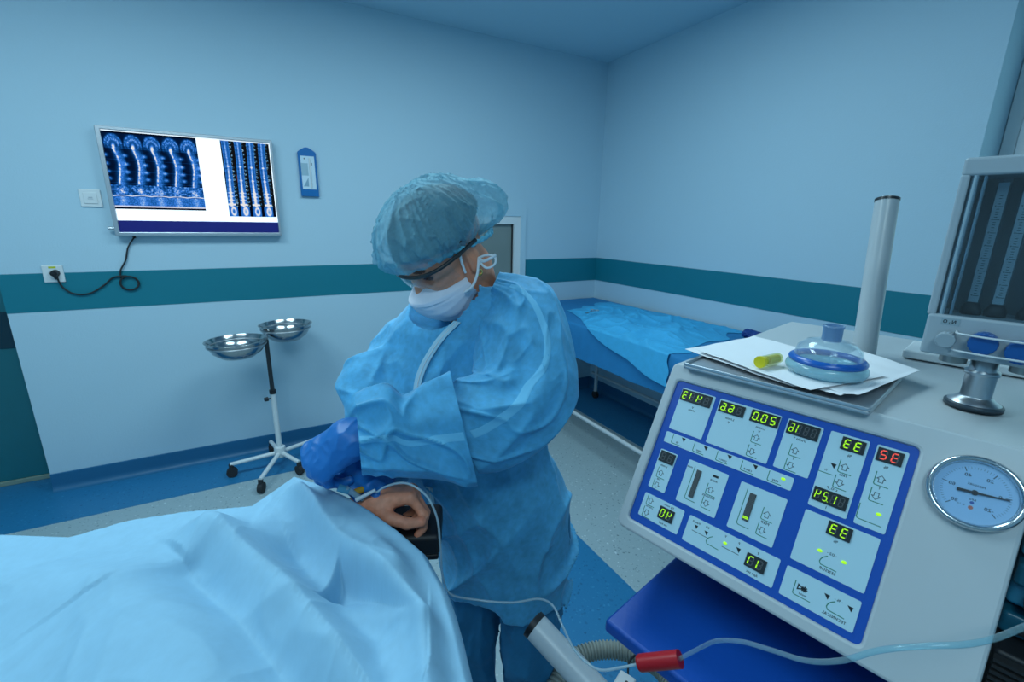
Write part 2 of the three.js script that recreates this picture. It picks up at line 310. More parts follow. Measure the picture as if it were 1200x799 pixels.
    k += 0.9 * gs(v - 0.838, 0.012) * smooth(0.36, 0.32, Math.abs(q));
    if (inC < 0.5) { const gx = (u * 8.2) % 1 - 0.5, gy = (v * 19 + 0.4 * c) % 1 - 0.5; k += 0.9 * gs(Math.hypot(gx * 1.1, gy) - 0.2, 0.14) * smooth(0.35, 0.55, n(26, 30, 5)) * n(60, 60, 9) * 1.6; const w = gs(u - 0.24 - (v - 0.4) * 0.16, 0.008) * smooth(0.4, 0.45, v) * smooth(0.62, 0.58, v); const m = ramp(k * 0.9 + 0.01); return [m[0] + 0.07 + 0.4 * w, m[1] + 0.06 + 0.2 * w, m[2] * 0.9 + 0.16 * w]; }
    return ramp(k);
  });
  const films = [['spine scan film with five bluish sagittal slices on light box', filmLeft, -0.652, -0.233, 1.622, 2.022, 'lumbar_scan_film'], ['spine scan film with four bright blue columns on black, light box', filmRight, -0.116, 0.138, 1.592, 2.022, 'spine_scan_film']];
  for (const [label, map, x0, x1, y0, y1, name] of films) {
    const f = mesh(name, new THREE.BoxGeometry(x1 - x0, y1 - y0, 0.001), phys(0x000000, 0.9, { emissive: 0xffffff, emissiveMap: map, emissiveIntensity: 0.9, specularIntensity: 0.1 }));
    f.position.set((x0 + x1) / 2, (y0 + y1) / 2, WA + 0.0436); tag(f, label, 'scan film');
  }
  // power lead with a coil, down to the socket
  const p = (px, py, off = 0.012) => P(px, py, { z: WA + off });
  const lead = thing('power_cord', 'black power cord looped once between light box and socket', 'cord');
  const c = p(148, 330), pts = [V(-hx + 0.075 + (X0 + X1) / 2, Y0 - 0.008, WA + 0.02), p(150, 290), p(147, 305), p(141, 318)];
  for (let k = 0; k <= 26; k++) { const a = 2.4 - k / 12 * Math.PI * 2 * 0.98, r = 0.042 - 0.004 * Math.sin(k * 0.6); pts.push(V(c.x + 0.012 + r * Math.cos(a), c.y - 0.006 + r * 0.92 * Math.sin(a), WA + 0.008 + 0.0004 * k)); }
  pts.push(p(133, 325), p(122, 334), p(104, 344), p(86, 344), p(74, 337), p(68, 328), p(66, 322, 0.03));
  mesh('cable', tube(pts, 0.0042, 260, 8), M.rubber, lead);
  const a = p(65, 320, 0.012), b = V(a.x, a.y, WA + 0.045);
  mesh('plug', merge([bar(a, b, 0.019, 0.015), bar(b, V(b.x + 0.004, b.y - 0.03, b.z - 0.01), 0.009, 0.006)]), M.black, lead);
}
{
  const t = thing('wall_socket', 'white square wall socket on the teal band', 'socket', V(-0.978, 1.273, WA + 0.001));
  mesh('cover_plate', box(0.086, 0.092, 0.010, 0.004).translate(0, 0, 0.005), M.white, t);
  mesh('recess', lathe([[0, 0], [0.021, 0], [0.022, 0.003], [0.024, 0.003], [0.024, 0], [0.0245, 0]], 32).rotateX(Math.PI / 2).translate(0.002, -0.004, 0.0095), M.plastic, t);
  mesh('sticker', boxAt(-0.014, 0.016, 0.03, 0.04, 0.0098, 0.0106), mat(lin(0.55, 0.6, 0.03), 0.5), t);
  const s = thing('wall_outlet_plate', 'white blank wall plate left of the light box', 'wall plate', V(-0.757, 1.675, WA + 0.001));
  mesh('cover_plate', box(0.092, 0.092, 0.009, 0.004).translate(0, 0, 0.0045), M.white, s);
  mesh('rocker', box(0.058, 0.058, 0.006, 0.003).translate(0, 0, 0.0105), M.white, s);
  mesh('mark', merge([boxAt(-0.012, 0.012, -0.006, -0.003, 0.013, 0.0142), boxAt(-0.008, 0.010, 0, 0.006, 0.013, 0.0142)]), M.alu, s);
}
{   // wall hygrometer
  const t = thing('wall_hygrometer', 'blue plastic wall hygrometer with pointed top and pale scale', 'hygrometer', V(0.352, 1.727, WA + 0.001));
  const s = new THREE.Shape(); s.moveTo(-0.054, 0); s.lineTo(0.054, 0); s.lineTo(0.054, 0.268); s.quadraticCurveTo(0.05, 0.276, 0.012, 0.297); s.quadraticCurveTo(0, 0.301, -0.012, 0.297); s.quadraticCurveTo(-0.05, 0.276, -0.054, 0.268); s.lineTo(-0.054, 0);
  const h = new THREE.Path(); h.absarc(0, 0.283, 0.005, 0, 7); s.holes.push(h);
  const blue = mat(lin(0.004, 0.15, 0.43), 0.35);
  mesh('housing', extrude(s, 0.022, 0.003), blue, t);
  const scale = canvasMap(256, 512, (g, W, H) => {
    g.fillStyle = '#cfe2ee'; g.fillRect(0, 0, W, H); g.fillStyle = '#9dbccb'; g.fillRect(0, 110, 130, 190); g.fillStyle = '#b9d0dc'; g.fillRect(150, 40, 26, 440); g.fillStyle = '#3b4a55'; g.fillRect(62, 30, 20, 20); g.fillRect(200, 100, 10, 40);
    g.fillStyle = '#87a9bd'; g.beginPath(); g.moveTo(20, 470); g.lineTo(120, 330); g.lineTo(120, 470); g.fill(); g.fillStyle = '#7f9aaa'; for (let y = 60; y < 460; y += 12) g.fillRect(182, y, y % 60 ? 10 : 18, 2);
  });
  const sc = mesh('scale_plate', boxAt(-0.041, 0.041, 0.044, 0.246, 0.0222, 0.0240), mat(0xffffff, 0.4, { map: scale }), t);
  mesh('glass_tube', bar(V(0.012, 0.055, 0.028), V(0.012, 0.235, 0.028), 0.004), M.white, sc);
}

/* ---------- basin stand with two bowls ---------- */
{
  const base = V(-0.004, 0, -3.08);
  const t = thing('basin_stand', 'white wheeled basin stand with a dark telescopic pole by the wall', 'stand', base);
  const wm = mat(lin(0.66, 0.71, 0.74), 0.35);
  mesh('hub', lathe([[0, 0.075], [0.022, 0.075], [0.034, 0.082], [0.034, 0.145], [0.026, 0.152], [0, 0.152]], 28), wm, t);
  mesh('lower_pole', bar(V(0, 0.14, 0), V(0, 0.53, 0), 0.0165), wm, t);
  mesh('upper_pole', bar(V(0, 0.52, 0), V(0, 0.865, 0), 0.0125), mat(lin(0.05, 0.055, 0.06), 0.35, { metalness: 0.5 }), t);
  mesh('collar', bar(V(0, 0.515, 0), V(0, 0.54, 0), 0.019), M.black, t);
  mesh('clamp_knob', merge([bar(V(0, 0.487, 0), V(-0.042, 0.487, 0.012), 0.004), bar(V(-0.03, 0.487, 0.009), V(-0.05, 0.487, 0.015), 0.014, 0.012)]), M.black, t);
  const foot = [[272, 559], [304, 581], [378, 525], [319, 531], [352, 556]];
  for (const [px, py] of foot) {
    const p = P(px, py, { y: 0 }), q = V(p.x - base.x, 0, p.z - base.z);
    const dir = q.clone().normalize(), end = dir.clone().multiplyScalar(Math.min(0.30, q.length()));
    const leg = mesh('leg', bar(V(dir.x * 0.02, 0.108, dir.z * 0.02), V(end.x, 0.088, end.z), 0.0135, 0.012), wm, t);
    const side = V(-dir.z, 0, dir.x), c = V(end.x * 0.985, 0.034, end.z * 0.985);
    mesh('castor', merge([bar(c.clone().addScaledVector(side, -0.014), c.clone().addScaledVector(side, 0.014), 0.031), bar(V(c.x, 0.045, c.z), V(c.x, 0.088, c.z), 0.014), ]), M.rubber, leg);
  }
  // ring carriers for the bowls
  const rings = [[-0.152, 0.895, 0.06, 0.1505], [0.118, 0.936, -0.09, 0.143]];
  for (const [x, y, z, r] of rings) {
    const g = new THREE.TorusGeometry(r, 0.005, 8, 48).rotateX(Math.PI / 2).translate(x, y - 0.028, z);
    const d = V(-x, 0, -z).normalize().multiplyScalar(r);
    mesh('carrier_ring', merge([g, tube([V(x + d.x, y - 0.028, z + d.z), V((x + d.x) / 2, y - 0.045, (z + d.z) / 2), V(0, 0.855, 0)], 0.006, 16, 8)]), M.brushed, t);
  }
  const prof = (R, h) => [[0, 0], [R * 0.30, 0], [R * 0.55, h * 0.10], [R * 0.80, h * 0.38], [R * 0.93, h * 0.72], [R * 0.965, h * 0.955], [R * 1.02, h * 0.975], [R * 1.03, h], [R * 0.955, h + 0.001], [R * 0.915, h * 0.72], [R * 0.785, h * 0.40], [R * 0.53, h * 0.12], [R * 0.3, 0.003], [0, 0.003]];
  [[-0.152, 0.895, 0.06, 0.16, 'stainless steel bowl on the lower ring of the basin stand'], [0.118, 0.936, -0.09, 0.152, 'stainless steel bowl on the higher ring of the basin stand']].forEach(([x, y, z, R, label]) => {
    const b = mesh('steel_bowl', lathe(prof(R, 0.11), 72), M.bowl); b.position.set(base.x + x, y - 0.11, base.z + z); tag(b, label, 'bowl', 'bowls on the basin stand');
  });
}

/* ---------- couch in the corner ---------- */
{
  const X0 = 1.9, X1 = 2.765, Z0 = WA + 0.02, Z1 = -1.25, Y = 0.90;
  const t = thing('examination_couch', 'wheeled couch frame with padded top standing in the room corner', 'couch', V((X0 + X1) / 2, 0, (Z0 + Z1) / 2));
  const hx = (X1 - X0) / 2, hz = (Z1 - Z0) / 2, fm = mat(lin(0.55, 0.60, 0.63), 0.4);
  mesh('mattress', box(2 * hx - 0.01, 0.07, 2 * hz - 0.01, 0.02, 3).translate(0, Y - 0.038, 0), mat(lin(0.02, 0.06, 0.14), 0.5), t);
  mesh('frame', merge([boxAt(-hx + 0.01, -hx + 0.045, 0.79, 0.826, -hz + 0.03, hz - 0.03, 0.004), boxAt(hx - 0.045, hx - 0.01, 0.79, 0.826, -hz + 0.03, hz - 0.03, 0.004), boxAt(-hx + 0.045, hx - 0.045, 0.79, 0.826, -hz + 0.03, -hz + 0.066, 0.004), boxAt(-hx + 0.045, hx - 0.045, 0.79, 0.826, hz - 0.066, hz - 0.03, 0.004)]), fm, t);
  for (const sx of [-1, 1]) for (const sz of [-1, 1]) {
    const leg = mesh('leg', bar(V(sx * (hx - 0.13), 0.07, sz * (hz - 0.26)), V(sx * (hx - 0.13), 0.8, sz * (hz - 0.26)), 0.016), fm, t);
    mesh('castor', bar(V(sx * (hx - 0.13) - 0.014, 0.037, sz * (hz - 0.26)), V(sx * (hx - 0.13) + 0.014, 0.037, sz * (hz - 0.26)), 0.035), M.rubber, leg);
  }
  mesh('foot_rail', merge([bar(V(-hx + 0.02, 0.235, -hz + 0.05), V(-hx + 0.02, 0.235, hz - 0.05), 0.014), bar(V(-hx + 0.02, 0.235, -hz + 0.24), V(-hx + 0.13, 0.235, -hz + 0.26), 0.012), bar(V(-hx + 0.02, 0.235, hz - 0.24), V(-hx + 0.13, 0.235, hz - 0.26), 0.012), bar(V(hx - 0.13, 0.235, -hz + 0.2), V(hx - 0.13, 0.235, hz - 0.2), 0.012)]), fm, t);
  // fitted cover, hanging over the front
  const under = phys(lin(0.012, 0.20, 0.46), 0.75, { vertexColors: true });
  const cover = (u, v) => {
    const z = lerp(Z0, Z1 + 0.005, v), s = lerp(-0.235, 2 * hx - 0.012, u);
    const wob = 0.0012 * noise(z * 5, s * 6, 1) + 0.001 * ridge(z * 4, s * 9, 5);
    if (s >= 0) return V(X0 + s, Y + 0.004 + wob, z);
    const hang = -s; return V(X0 - 0.014 * (1 - Math.exp(-hang * 30)) - 0.005 * ridge(z * 5, hang * 1.5, 3) * hang * 5, Y + 0.003 + wob - hang * 0.985 - 0.02 * hang * noise(z * 2, 0, 4), z);
  };
  tag(mesh('couch_cover', paint(sheet(cover, 110, 180).toNonIndexed(), clothTint(0.06)), under), 'deep blue cover laid over the corner couch', 'cover');
  // rumpled lighter drape lying on the cover
  const C = [P(663, 362, { y: 0.92 }), P(762, 423, { y: 0.915 }), P(872, 384, { y: 0.93 }), P(715, 352, { y: 0.92 })];
  const top = (u, v) => {
    const a = C[0].clone().lerp(C[1], v), b = C[3].clone().lerp(C[2], v), p = a.lerp(b, u);
    const wave = 0.03 * Math.sin(v * 9 + u * 4) * (1 - u) * 0.8 + 0.035 * noise(v * 3.1, u * 2, 7) * smooth(0.25, 0, Math.min(u, 1 - u)); p.z += 0.05 * noise(u * 3.3, v * 2, 4) * smooth(0.25, 0, Math.min(v, 1 - v)) + 0.02 * noise(u * 9, v * 5, 4) * smooth(0.2, 0, 1 - v); p.x += wave - 0.03 * Math.sin(v * Math.PI) * (1 - u);
    const over = X0 - 0.012 - p.x; 
    const e = Math.min(u, 1 - u, v, 1 - v);
    p.y = Y + 0.0085 + 0.050 * ridge(p.x * 2.6, p.z * 2.2, 2.2) * smooth(0, 0.3, e) * (0.3 + v) + 0.014 * crease(p.x * 5, p.z * 4, 6) * smooth(0, 0.1, e) + 0.035 * ridge(u * 1.7, v * 1.2, 9) * smooth(0.6, 0.8, v) * smooth(0.25, 0.6, u) * smooth(0, 0.12, e);
    if (over > 0) { p.x += over * 0.86; p.y = Math.min(p.y, Y + 0.012) - over * 1.0; p.x -= 0.006; }
    p.x = Math.min(p.x, X1 - 0.005); return p;
  };
  tag(mesh('crumpled_drape', paint(sheet(top, 150, 180).toNonIndexed(), clothTint(0.08)), phys(lin(0.045, 0.40, 0.72), 0.75, { vertexColors: true })), 'bright blue crumpled drape lying loose on the couch', 'drape');
  // dark blue folded cloth at the far end
  const q = P(884, 391, { y: 0.95 }), roll = (u, v) => { const a = u * Math.PI * 2, r = 0.022 * Math.sin(Math.min(1, v * 6) * 1.57) * Math.sin(Math.min(1, (1 - v) * 6) * 1.57) * (1 + 0.35 * ridge(v * 4, Math.cos(a) * 1.5, Math.sin(a) * 1.5)) + 0.0005; return V(q.x + r * Math.cos(a) * 1.5 + 0.01 * Math.sin(v * 7), 0.94 + r * Math.sin(a), q.z - 0.08 + v * 0.15); };
  tag(mesh('folded_cloth', sheet(roll, 40, 50), mat(lin(0.008, 0.05, 0.25), 0.6)), 'dark blue rolled cloth at the machine end of the couch', 'cloth');
  // forceps on the drape
  const f = thing('surgical_scissors', 'small steel surgical scissors lying on the crumpled drape', 'scissors', V(P(692, 365, { y: 0.962 }).x, 0.962, P(692, 365, { y: 0.962 }).z), 0.5);
  for (const s of [-1, 1]) {
    const blade = mesh('blade', tube([V(-0.075, 0, s * 0.006), V(0, 0.002 * s, 0), V(0.06, 0, -s * 0.014)], 0.0032, 20, 6), M.brushed, f);
    mesh('finger_ring', new THREE.TorusGeometry(0.014, 0.003, 8, 24).rotateX(Math.PI / 2).translate(0.076, 0, -s * 0.018), M.brushed, blade);
  }
}

/* ---------- anaesthesia ventilator console ---------- */
const VO = V(0.6407, 0, -0.5291), VYAW = -1.3493, TILT = 0.4952, PANEL_Y = 1.3067;
const panelMatrix = new THREE.Matrix4().makeTranslation(0, PANEL_Y, 0).multiply(new THREE.Matrix4().makeRotationX(-TILT));
const onPanel = (g) => g.applyMatrix4(panelMatrix);   // panel axes (u right, v up, out of the panel) -> the machine's own axes
const W3 = (x, y, z) => V(x, y, z).applyAxisAngle(V(0, 1, 0), VYAW).add(VO);   // machine axes -> world
const cream = mat(lin(0.47, 0.52, 0.55), 0.42), membraneBlue = mat(lin(0.003, 0.075, 0.42), 0.35);
const vent = thing('ventilator_console', 'grey ventilator console with sloping blue control panel and round pressure gauge', 'medical machine', VO, VYAW);
{
  // housing: side profile, extruded along the front
  const s = new THREE.Shape(); s.moveTo(-0.121, 1.069); s.lineTo(0.019, 1.334); s.lineTo(0.62, 1.334); s.lineTo(0.62, 0.99); s.lineTo(-0.02, 0.99); s.lineTo(-0.121, 1.069);
  mesh('housing', new THREE.ExtrudeGeometry(s, { depth: 0.444, bevelEnabled: true, bevelSize: 0.003, bevelThickness: 0.003, bevelOffset: -0.003, bevelSegments: 2 }).rotateY(Math.PI / 2).translate(-0.017, 0, 0), cream, vent);
}
{
  const s = roundShape(-0.020, 0.430, -0.273, 0.034, 0.014); s.holes.push(roundShape(-0.003, 0.331, -0.254, 0.003, 0.009));
  mesh('face_plate', onPanel(extrude(s, 0.012, 0.004).translate(0, 0, -0.006)), cream, vent);
  const panel = mesh('control_panel', onPanel(extrude(roundShape(-0.0028, 0.3308, -0.2538, 0.0028, 0.008), 0.004).translate(0, 0, -0.003)), membraneBlue, vent);
  const area = '#b4d6e3', S = 4000;
  const print = canvasMap(1312, 1000, (g) => {
    g.fillStyle = area; g.fillRect(0, 0, 1312, 1000);
    const X = (u) => u * S, Y = (v) => -v * S;
    const green = '#0e6b4f', ink = '#23343c';
    const L = (u, v, w = 0.013, h = 0.015) => { g.strokeStyle = green; g.lineWidth = 4; g.beginPath(); g.moveTo(X(u - w * 0.5), Y(v + h * 0.55)); g.lineTo(X(u - w * 0.5), Y(v - h * 0.35)); g.quadraticCurveTo(X(u - w * 0.5), Y(v - h * 0.5), X(u - w * 0.32), Y(v - h * 0.5)); g.lineTo(X(u + w * 0.62), Y(v - h * 0.5)); g.stroke(); };
    const arrow = (u, v, up) => { const k = up ? 1 : -1, q = [[0, 5], [4.6, 0.5], [2.4, 0.5], [2.4, -4], [-2.4, -4], [-2.4, 0.5], [-4.6, 0.5]]; g.strokeStyle = ink; g.lineWidth = 3; g.beginPath(); q.forEach(([a, b], i) => g[i ? 'lineTo' : 'moveTo'](X(u + a * 0.001), Y(v + k * b * 0.001))); g.closePath(); g.stroke(); L(u + 0.0005, v, 0.014, 0.0165); };
    const text = (str, u, v, size = 20, font = 'bold ') => { g.save(); g.translate(X(u), Y(v)); g.scale(-1, 1); g.fillStyle = ink; g.font = font + size + 'px sans-serif'; g.textAlign = 'center'; g.textBaseline = 'middle'; g.fillText(str, 0, 0); g.restore(); };
    const tri = (u, v, r = 0.004, c = '#10181c') => { g.fillStyle = c; g.beginPath(); g.moveTo(X(u - r * 0.9), Y(v + r * 0.7)); g.lineTo(X(u + r * 0.9), Y(v + r * 0.7)); g.lineTo(X(u + r * 0.55), Y(v - r)); g.closePath(); g.fill(); };
    for (const [u, v] of [[0.148, -0.051], [0.025, -0.161], [0.202, -0.051], [0.263, -0.051], [0.303, -0.051], [0.11, -0.153], [0.194, -0.153], [0.0245, -0.211]]) arrow(u, v, true);
    for (const [u, v] of [[0.148, -0.073], [0.202, -0.073], [0.263, -0.073], [0.303, -0.073], [0.025, -0.182], [0.11, -0.175], [0.194, -0.176], [0.0245, -0.232]]) arrow(u, v, false);
    [['SB', 0.033], ['SIMV', 0.072], ['SIMV-P', 0.111], ['CMV-P', 0.150], ['CMV', 0.189]].forEach(([t, u]) => { L(u - 0.001, -0.0985, 0.017, 0.014); text(t, u + 0.001, -0.102, 16); });
    for (const u of [0.042, 0.081, 0.120, 0.159]) tri(u, -0.0935);
    text('V', 0.039, -0.036, 20); text('L/min', 0.039, -0.041, 18); text('L/min', 0.102, -0.035, 20); text('V', 0.102, -0.041, 20); text('L/min', 0.149, -0.034, 20); text('V', 0.149, -0.040, 20); text('V', 0.150, -0.062, 16);
    text('l/min T', 0.203, -0.033, 20); text('T', 0.203, -0.062, 20); text('%', 0.264, -0.034, 22); text('%', 0.304, -0.034, 22); text('T', 0.304, -0.062, 18); text('TRIG', 0.264, -0.062, 16); text('c/O, P', 0.257, -0.084, 18); text('l', 0.257, -0.111, 20);
    L(0.243, -0.0585, 0.016, 0.016); tri(0.250, -0.0535, 0.004); text('Tr', 0.244, -0.062, 16); L(0.302, -0.099, 0.024, 0.019);
    text('L/min', 0.026, -0.1475, 18); text('f/M', 0.025, -0.172, 16); text('c/W /Ht', 0.026, -0.2215, 15); text('f/g  norm', 0.057, -0.2055, 16); text('cm H2O', 0.057, -0.236, 16);
    for (const [u, v] of [[0.0755, -0.127], [0.1595, -0.128]]) { g.strokeStyle = green; g.lineWidth = 4; g.beginPath(); g.moveTo(X(u), Y(v)); g.lineTo(X(u), Y(v - 0.051)); g.quadraticCurveTo(X(u), Y(v - 0.055), X(u + 0.004), Y(v - 0.055)); g.lineTo(X(u + 0.018), Y(v - 0.055)); g.stroke(); }
    text('max', 0.068, -0.131, 18); g.fillStyle = '#10181c'; g.fillRect(X(0.106), Y(-0.1285), X(0.009), X(0.0035)); text('Auto', 0.110, -0.137, 20); text('PRESSURE', 0.110, -0.164, 17); text('PEEP', 0.195, -0.1645, 20);
    const pod = (u, v) => { g.strokeStyle = green; g.lineWidth = 4; g.beginPath(); g.moveTo(X(u + 0.006), Y(v + 0.0065)); g.quadraticCurveTo(X(u - 0.001), Y(v + 0.002), X(u - 0.001), Y(v - 0.004)); g.lineTo(X(u + 0.001), Y(v - 0.007)); g.lineTo(X(u + 0.019), Y(v - 0.0075)); g.stroke(); };
    const rule = (u0, u1, v) => { g.strokeStyle = ink; g.lineWidth = 3; g.beginPath(); g.moveTo(X(u0), Y(v)); g.lineTo(X(u1), Y(v)); g.stroke(); };
    pod(0.129, -0.2235); rule(0.103, 0.129, -0.2225); rule(0.151, 0.176, -0.2235); tri(0.107, -0.215, 0.0034); g.save(); tri(0.124, -0.2165, 0.0034); g.restore(); tri(0.173, -0.217, 0.0038); text('Paw/t', 0.106, -0.2085, 18); text('V/t', 0.124, -0.208, 17); text('V', 0.152, -0.2075, 17); text('P', 0.172, -0.208, 17); text('T', 0.199, -0.2085, 20); text('Apn sec', 0.199, -0.238, 17);
    text('%', 0.278, -0.1485, 22); pod(0.269, -0.1765); text('- O2 -', 0.2785, -0.1655, 18); text('SENSOR', 0.279, -0.1875, 20);
    L(0.260, -0.2265, 0.019, 0.017); g.strokeStyle = '#10181c'; g.lineWidth = 6; for (let k = 0; k < 4; k++) { const a = k * Math.PI / 4; g.beginPath(); g.moveTo(X(0.262) - 15 * Math.cos(a), Y(-0.2235) - 15 * Math.sin(a)); g.lineTo(X(0.262) + 15 * Math.cos(a), Y(-0.2235) + 15 * Math.sin(a)); g.stroke(); } g.beginPath(); g.moveTo(X(0.262) - 4, Y(-0.2235)); g.lineTo(X(0.262) - 30, Y(-0.2235) - 12); g.lineTo(X(0.262) - 30, Y(-0.2235) + 12); g.closePath(); g.stroke(); text('mute', 0.262, -0.2305, 15); pod(0.290, -0.2255); text('- % -', 0.299, -0.2155, 18); text('TECHNICAL', 0.299, -0.2375, 19); tri(0.286, -0.2175, 0.0036); tri(0.3115, -0.218, 0.0036);
  });
  const areaMat = mat(0xffffff, 0.38, { map: print });
  const areas = [[0.011, 0.070, -0.083, -0.007], [0.078, 0.172, -0.084, -0.007], [0.010, 0.212, -0.108, -0.089], [0.181, 0.227, -0.083, -0.007], [0.236, 0.281, -0.116, -0.007], [0.289, 0.322, -0.116, -0.007], [0.011, 0.042, -0.190, -0.121], [0.063, 0.1285, -0.191, -0.120], [0.148, 0.2125, -0.193, -0.121], [0.011, 0.0835, -0.241, -0.201], [0.093, 0.227, -0.243, -0.202], [0.236, 0.320, -0.194, -0.123], [0.236, 0.3205, -0.244, -0.204]];
  for (const [a, b, c, d] of areas) {
    const g = extrude(roundShape(a, b, c, d, 0.0025), 0.0007), p = g.attributes.position, uv = g.attributes.uv;
    for (let i = 0; i < p.count; i++) uv.setXY(i, p.getX(i) / 0.328, 1 + p.getY(i) / 0.25);
    mesh('label_field', onPanel(g.translate(0, 0, 0.001)), areaMat, panel);
  }
  // seven-segment displays
  const SEG = { a: [0, 1, 1, 0], g: [0, 0.5, 1, 0], d: [0, 0, 1, 0], f: [0, 0.75, 0, 1], e: [0, 0.25, 0, 1], b: [1, 0.75, 0, 1], c: [1, 0.25, 0, 1] };
  const dark = mat(lin(0.018, 0.024, 0.028), 0.3), dim = mat(lin(0.085, 0.095, 0.10), 0.4);
  const green = mat(lin(0.15, 0.3, 0.01), 0.4, { emissive: lin(0.42, 1.0, 0.0), emissiveIntensity: 0.95 }), red = mat(lin(0.3, 0.03, 0.02), 0.4, { emissive: lin(1.0, 0.09, 0.06), emissiveIntensity: 0.95 });
  const N = { E: 'adefg', 1: 'ef', 4: 'befg', 6: 'abcdeg', 0: 'abcdef', 2: 'acdfg', 7: 'aef', J: 'bc', ' ': '' };
  const displays = [[0.012, 0.066, -0.029, -0.009, 'E14 '], [0.080, 0.120, -0.028, -0.010, '66 ', green, 0], [0.130, 0.171, -0.028, -0.009, '002', green, 0], [0.183, 0.224, -0.029, -0.009, '61  '], [0.251, 0.278, -0.028, -0.010, 'EE'], [0.238, 0.278, -0.107, -0.088, '42J ', green, 1], [0.291, 0.318, -0.028, -0.010, '2E', red], [0.013, 0.040, -0.142, -0.123, '  '], [0.044, 0.070, -0.230, -0.210, '04'], [0.186, 0.213, -0.232, -0.213, '71'], [0.265, 0.292, -0.143, -0.125, 'EE']];
  for (const [a, b, c, d, str, lit = green, dot = -1] of displays) {
    const disp = mesh('led_display', onPanel(extrude(roundShape(a, b, c, d, 0.0008), 0.0018, 0.0003).translate(0, 0, 0.0015)), dark, vent);
    const n = str.length, cell = (b - a - 0.003) / n, dw = cell * 0.50, dh = (d - c) * 0.62, t = Math.min(0.0019, dw * 0.24);
    [...str].forEach((ch, i) => {
      const x0 = a + 0.0015 + cell * (i + 0.5) - dw / 2 - 0.0004, y0 = c + (d - c - dh) / 2, on = [], off = [];
      for (const k of Object.keys(SEG)) {
        const [sx, sy, h, v] = SEG[k], q = new THREE.Shape(), l = h ? dw - t * 0.5 : dh / 2 - t * 0.35, cx = h ? x0 + dw / 2 : x0 + sx * dw, cy = y0 + sy * dh, skew = (x, y) => [x + (y - y0 - dh / 2) * 0.08, y];
        const pts = h ? [[-l / 2, 0], [-l / 2 + t / 2, t / 2], [l / 2 - t / 2, t / 2], [l / 2, 0], [l / 2 - t / 2, -t / 2], [-l / 2 + t / 2, -t / 2]] : [[0, -l / 2], [t / 2, -l / 2 + t / 2], [t / 2, l / 2 - t / 2], [0, l / 2], [-t / 2, l / 2 - t / 2], [-t / 2, -l / 2 + t / 2]];
        pts.forEach(([x, y], j) => q[j ? 'lineTo' : 'moveTo'](...skew(cx + x, cy + y)));
        (N[ch].includes(k) ? on : off).push(new THREE.ExtrudeGeometry(q, { depth: 0.0003, bevelEnabled: false }).translate(0, 0, 0.0033));
      }
      if (dot === i) on.push(new THREE.CylinderGeometry(t * 0.55, t * 0.55, 0.0003, 10).rotateX(Math.PI / 2).translate(x0 + dw + t * 1.15, y0, 0.0034));
      if (on.length) mesh('lit_digit', onPanel(merge(on)), lit, disp);
      if (off.length) mesh('unlit_segments', onPanel(merge(off)), dim, disp);
    });
  }
  // bar graphs
  for (const [a, b, c, d, lit] of [[0.0805, 0.0885, -0.177, -0.131, 0], [0.1645, 0.1735, -0.174, -0.132, 2]]) {
    const bg = mesh('bar_graph', onPanel(extrude(roundShape(a, b, c, d, 0.0005), 0.0014, 0.0002).translate(0, 0, 0.0015)), mat(lin(0.06, 0.066, 0.07), 0.4), vent);
    const n = 20, st = (d - c - 0.001) / n;
    for (let i = 0; i < n; i++) mesh('graph_bar', onPanel(boxAt(a + 0.0008, b - 0.0008, c + 0.0005 + st * i + st * 0.2, c + 0.0005 + st * (i + 1) - st * 0.1, 0.0028, 0.0033)), i && i <= lit ? green : dim, bg);
  }
  // round indicator lamps
  for (const [u, v] of [[0.199, -0.0955], [0.311, -0.0945], [0.154, -0.217], [0.265, -0.1675], [0.2925, -0.1685]])
    mesh('led_lamp', onPanel(new THREE.SphereGeometry(0.0026, 16, 10).scale(1.15, 0.8, 0.5).translate(u, v, 0.0019)), green, vent);
  // pressure gauge
  const gc = [0.3862, -0.0316], g = (geo) => onPanel(geo.translate(gc[0], gc[1], 0.006));
  const gauge = mesh('pressure_gauge', g(lathe([[0, 0], [0.0405, 0], [0.0425, 0.003], [0.0425, 0.010], [0.0405, 0.0135], [0.0375, 0.0135], [0.0355, 0.009], [0.0355, 0.005], [0, 0.005]], 72).rotateX(Math.PI / 2)), M.steel, vent);
  const dial = canvasMap(512, 512, (c) => {
    c.fillStyle = '#93bfe6'; c.fillRect(0, 0, 512, 512); c.translate(256, 256); c.strokeStyle = '#1d3348'; c.fillStyle = '#1d3348';
    for (let i = 0; i <= 50; i++) { const a = (135 + i * 5.4) * Math.PI / 180, m = i % 10 === 0; c.lineWidth = m ? 6 : 2; c.beginPath(); c.moveTo(Math.cos(a) * 215, Math.sin(a) * 215); c.lineTo(Math.cos(a) * (m ? 178 : 198), Math.sin(a) * (m ? 178 : 198)); c.stroke(); }
    c.font = 'bold 40px sans-serif'; c.textAlign = 'center'; c.textBaseline = 'middle';
    const put = (t, x, y) => { c.save(); c.translate(x, y); c.scale(-1, 1); c.fillText(t, 0, 0); c.restore(); };
    ['80', '60', '40', '20', '0', '-20'].forEach((t, i) => { const a = (135 + i * 54) * Math.PI / 180; put(t, Math.cos(a) * 148, Math.sin(a) * 148); });
    c.font = 'bold 24px sans-serif'; put('PRESSURE', 0, -62); put('hPa', 0, 62); c.font = '18px sans-serif'; put('kl. 1,6', -60, 122); c.fillStyle = '#b06a5c'; c.beginPath(); c.arc(0, 130, 16, 0, 7); c.fill(); c.fillStyle = '#2a4fa0'; c.beginPath(); c.arc(0, 88, 13, 0, 7); c.fill();
  });
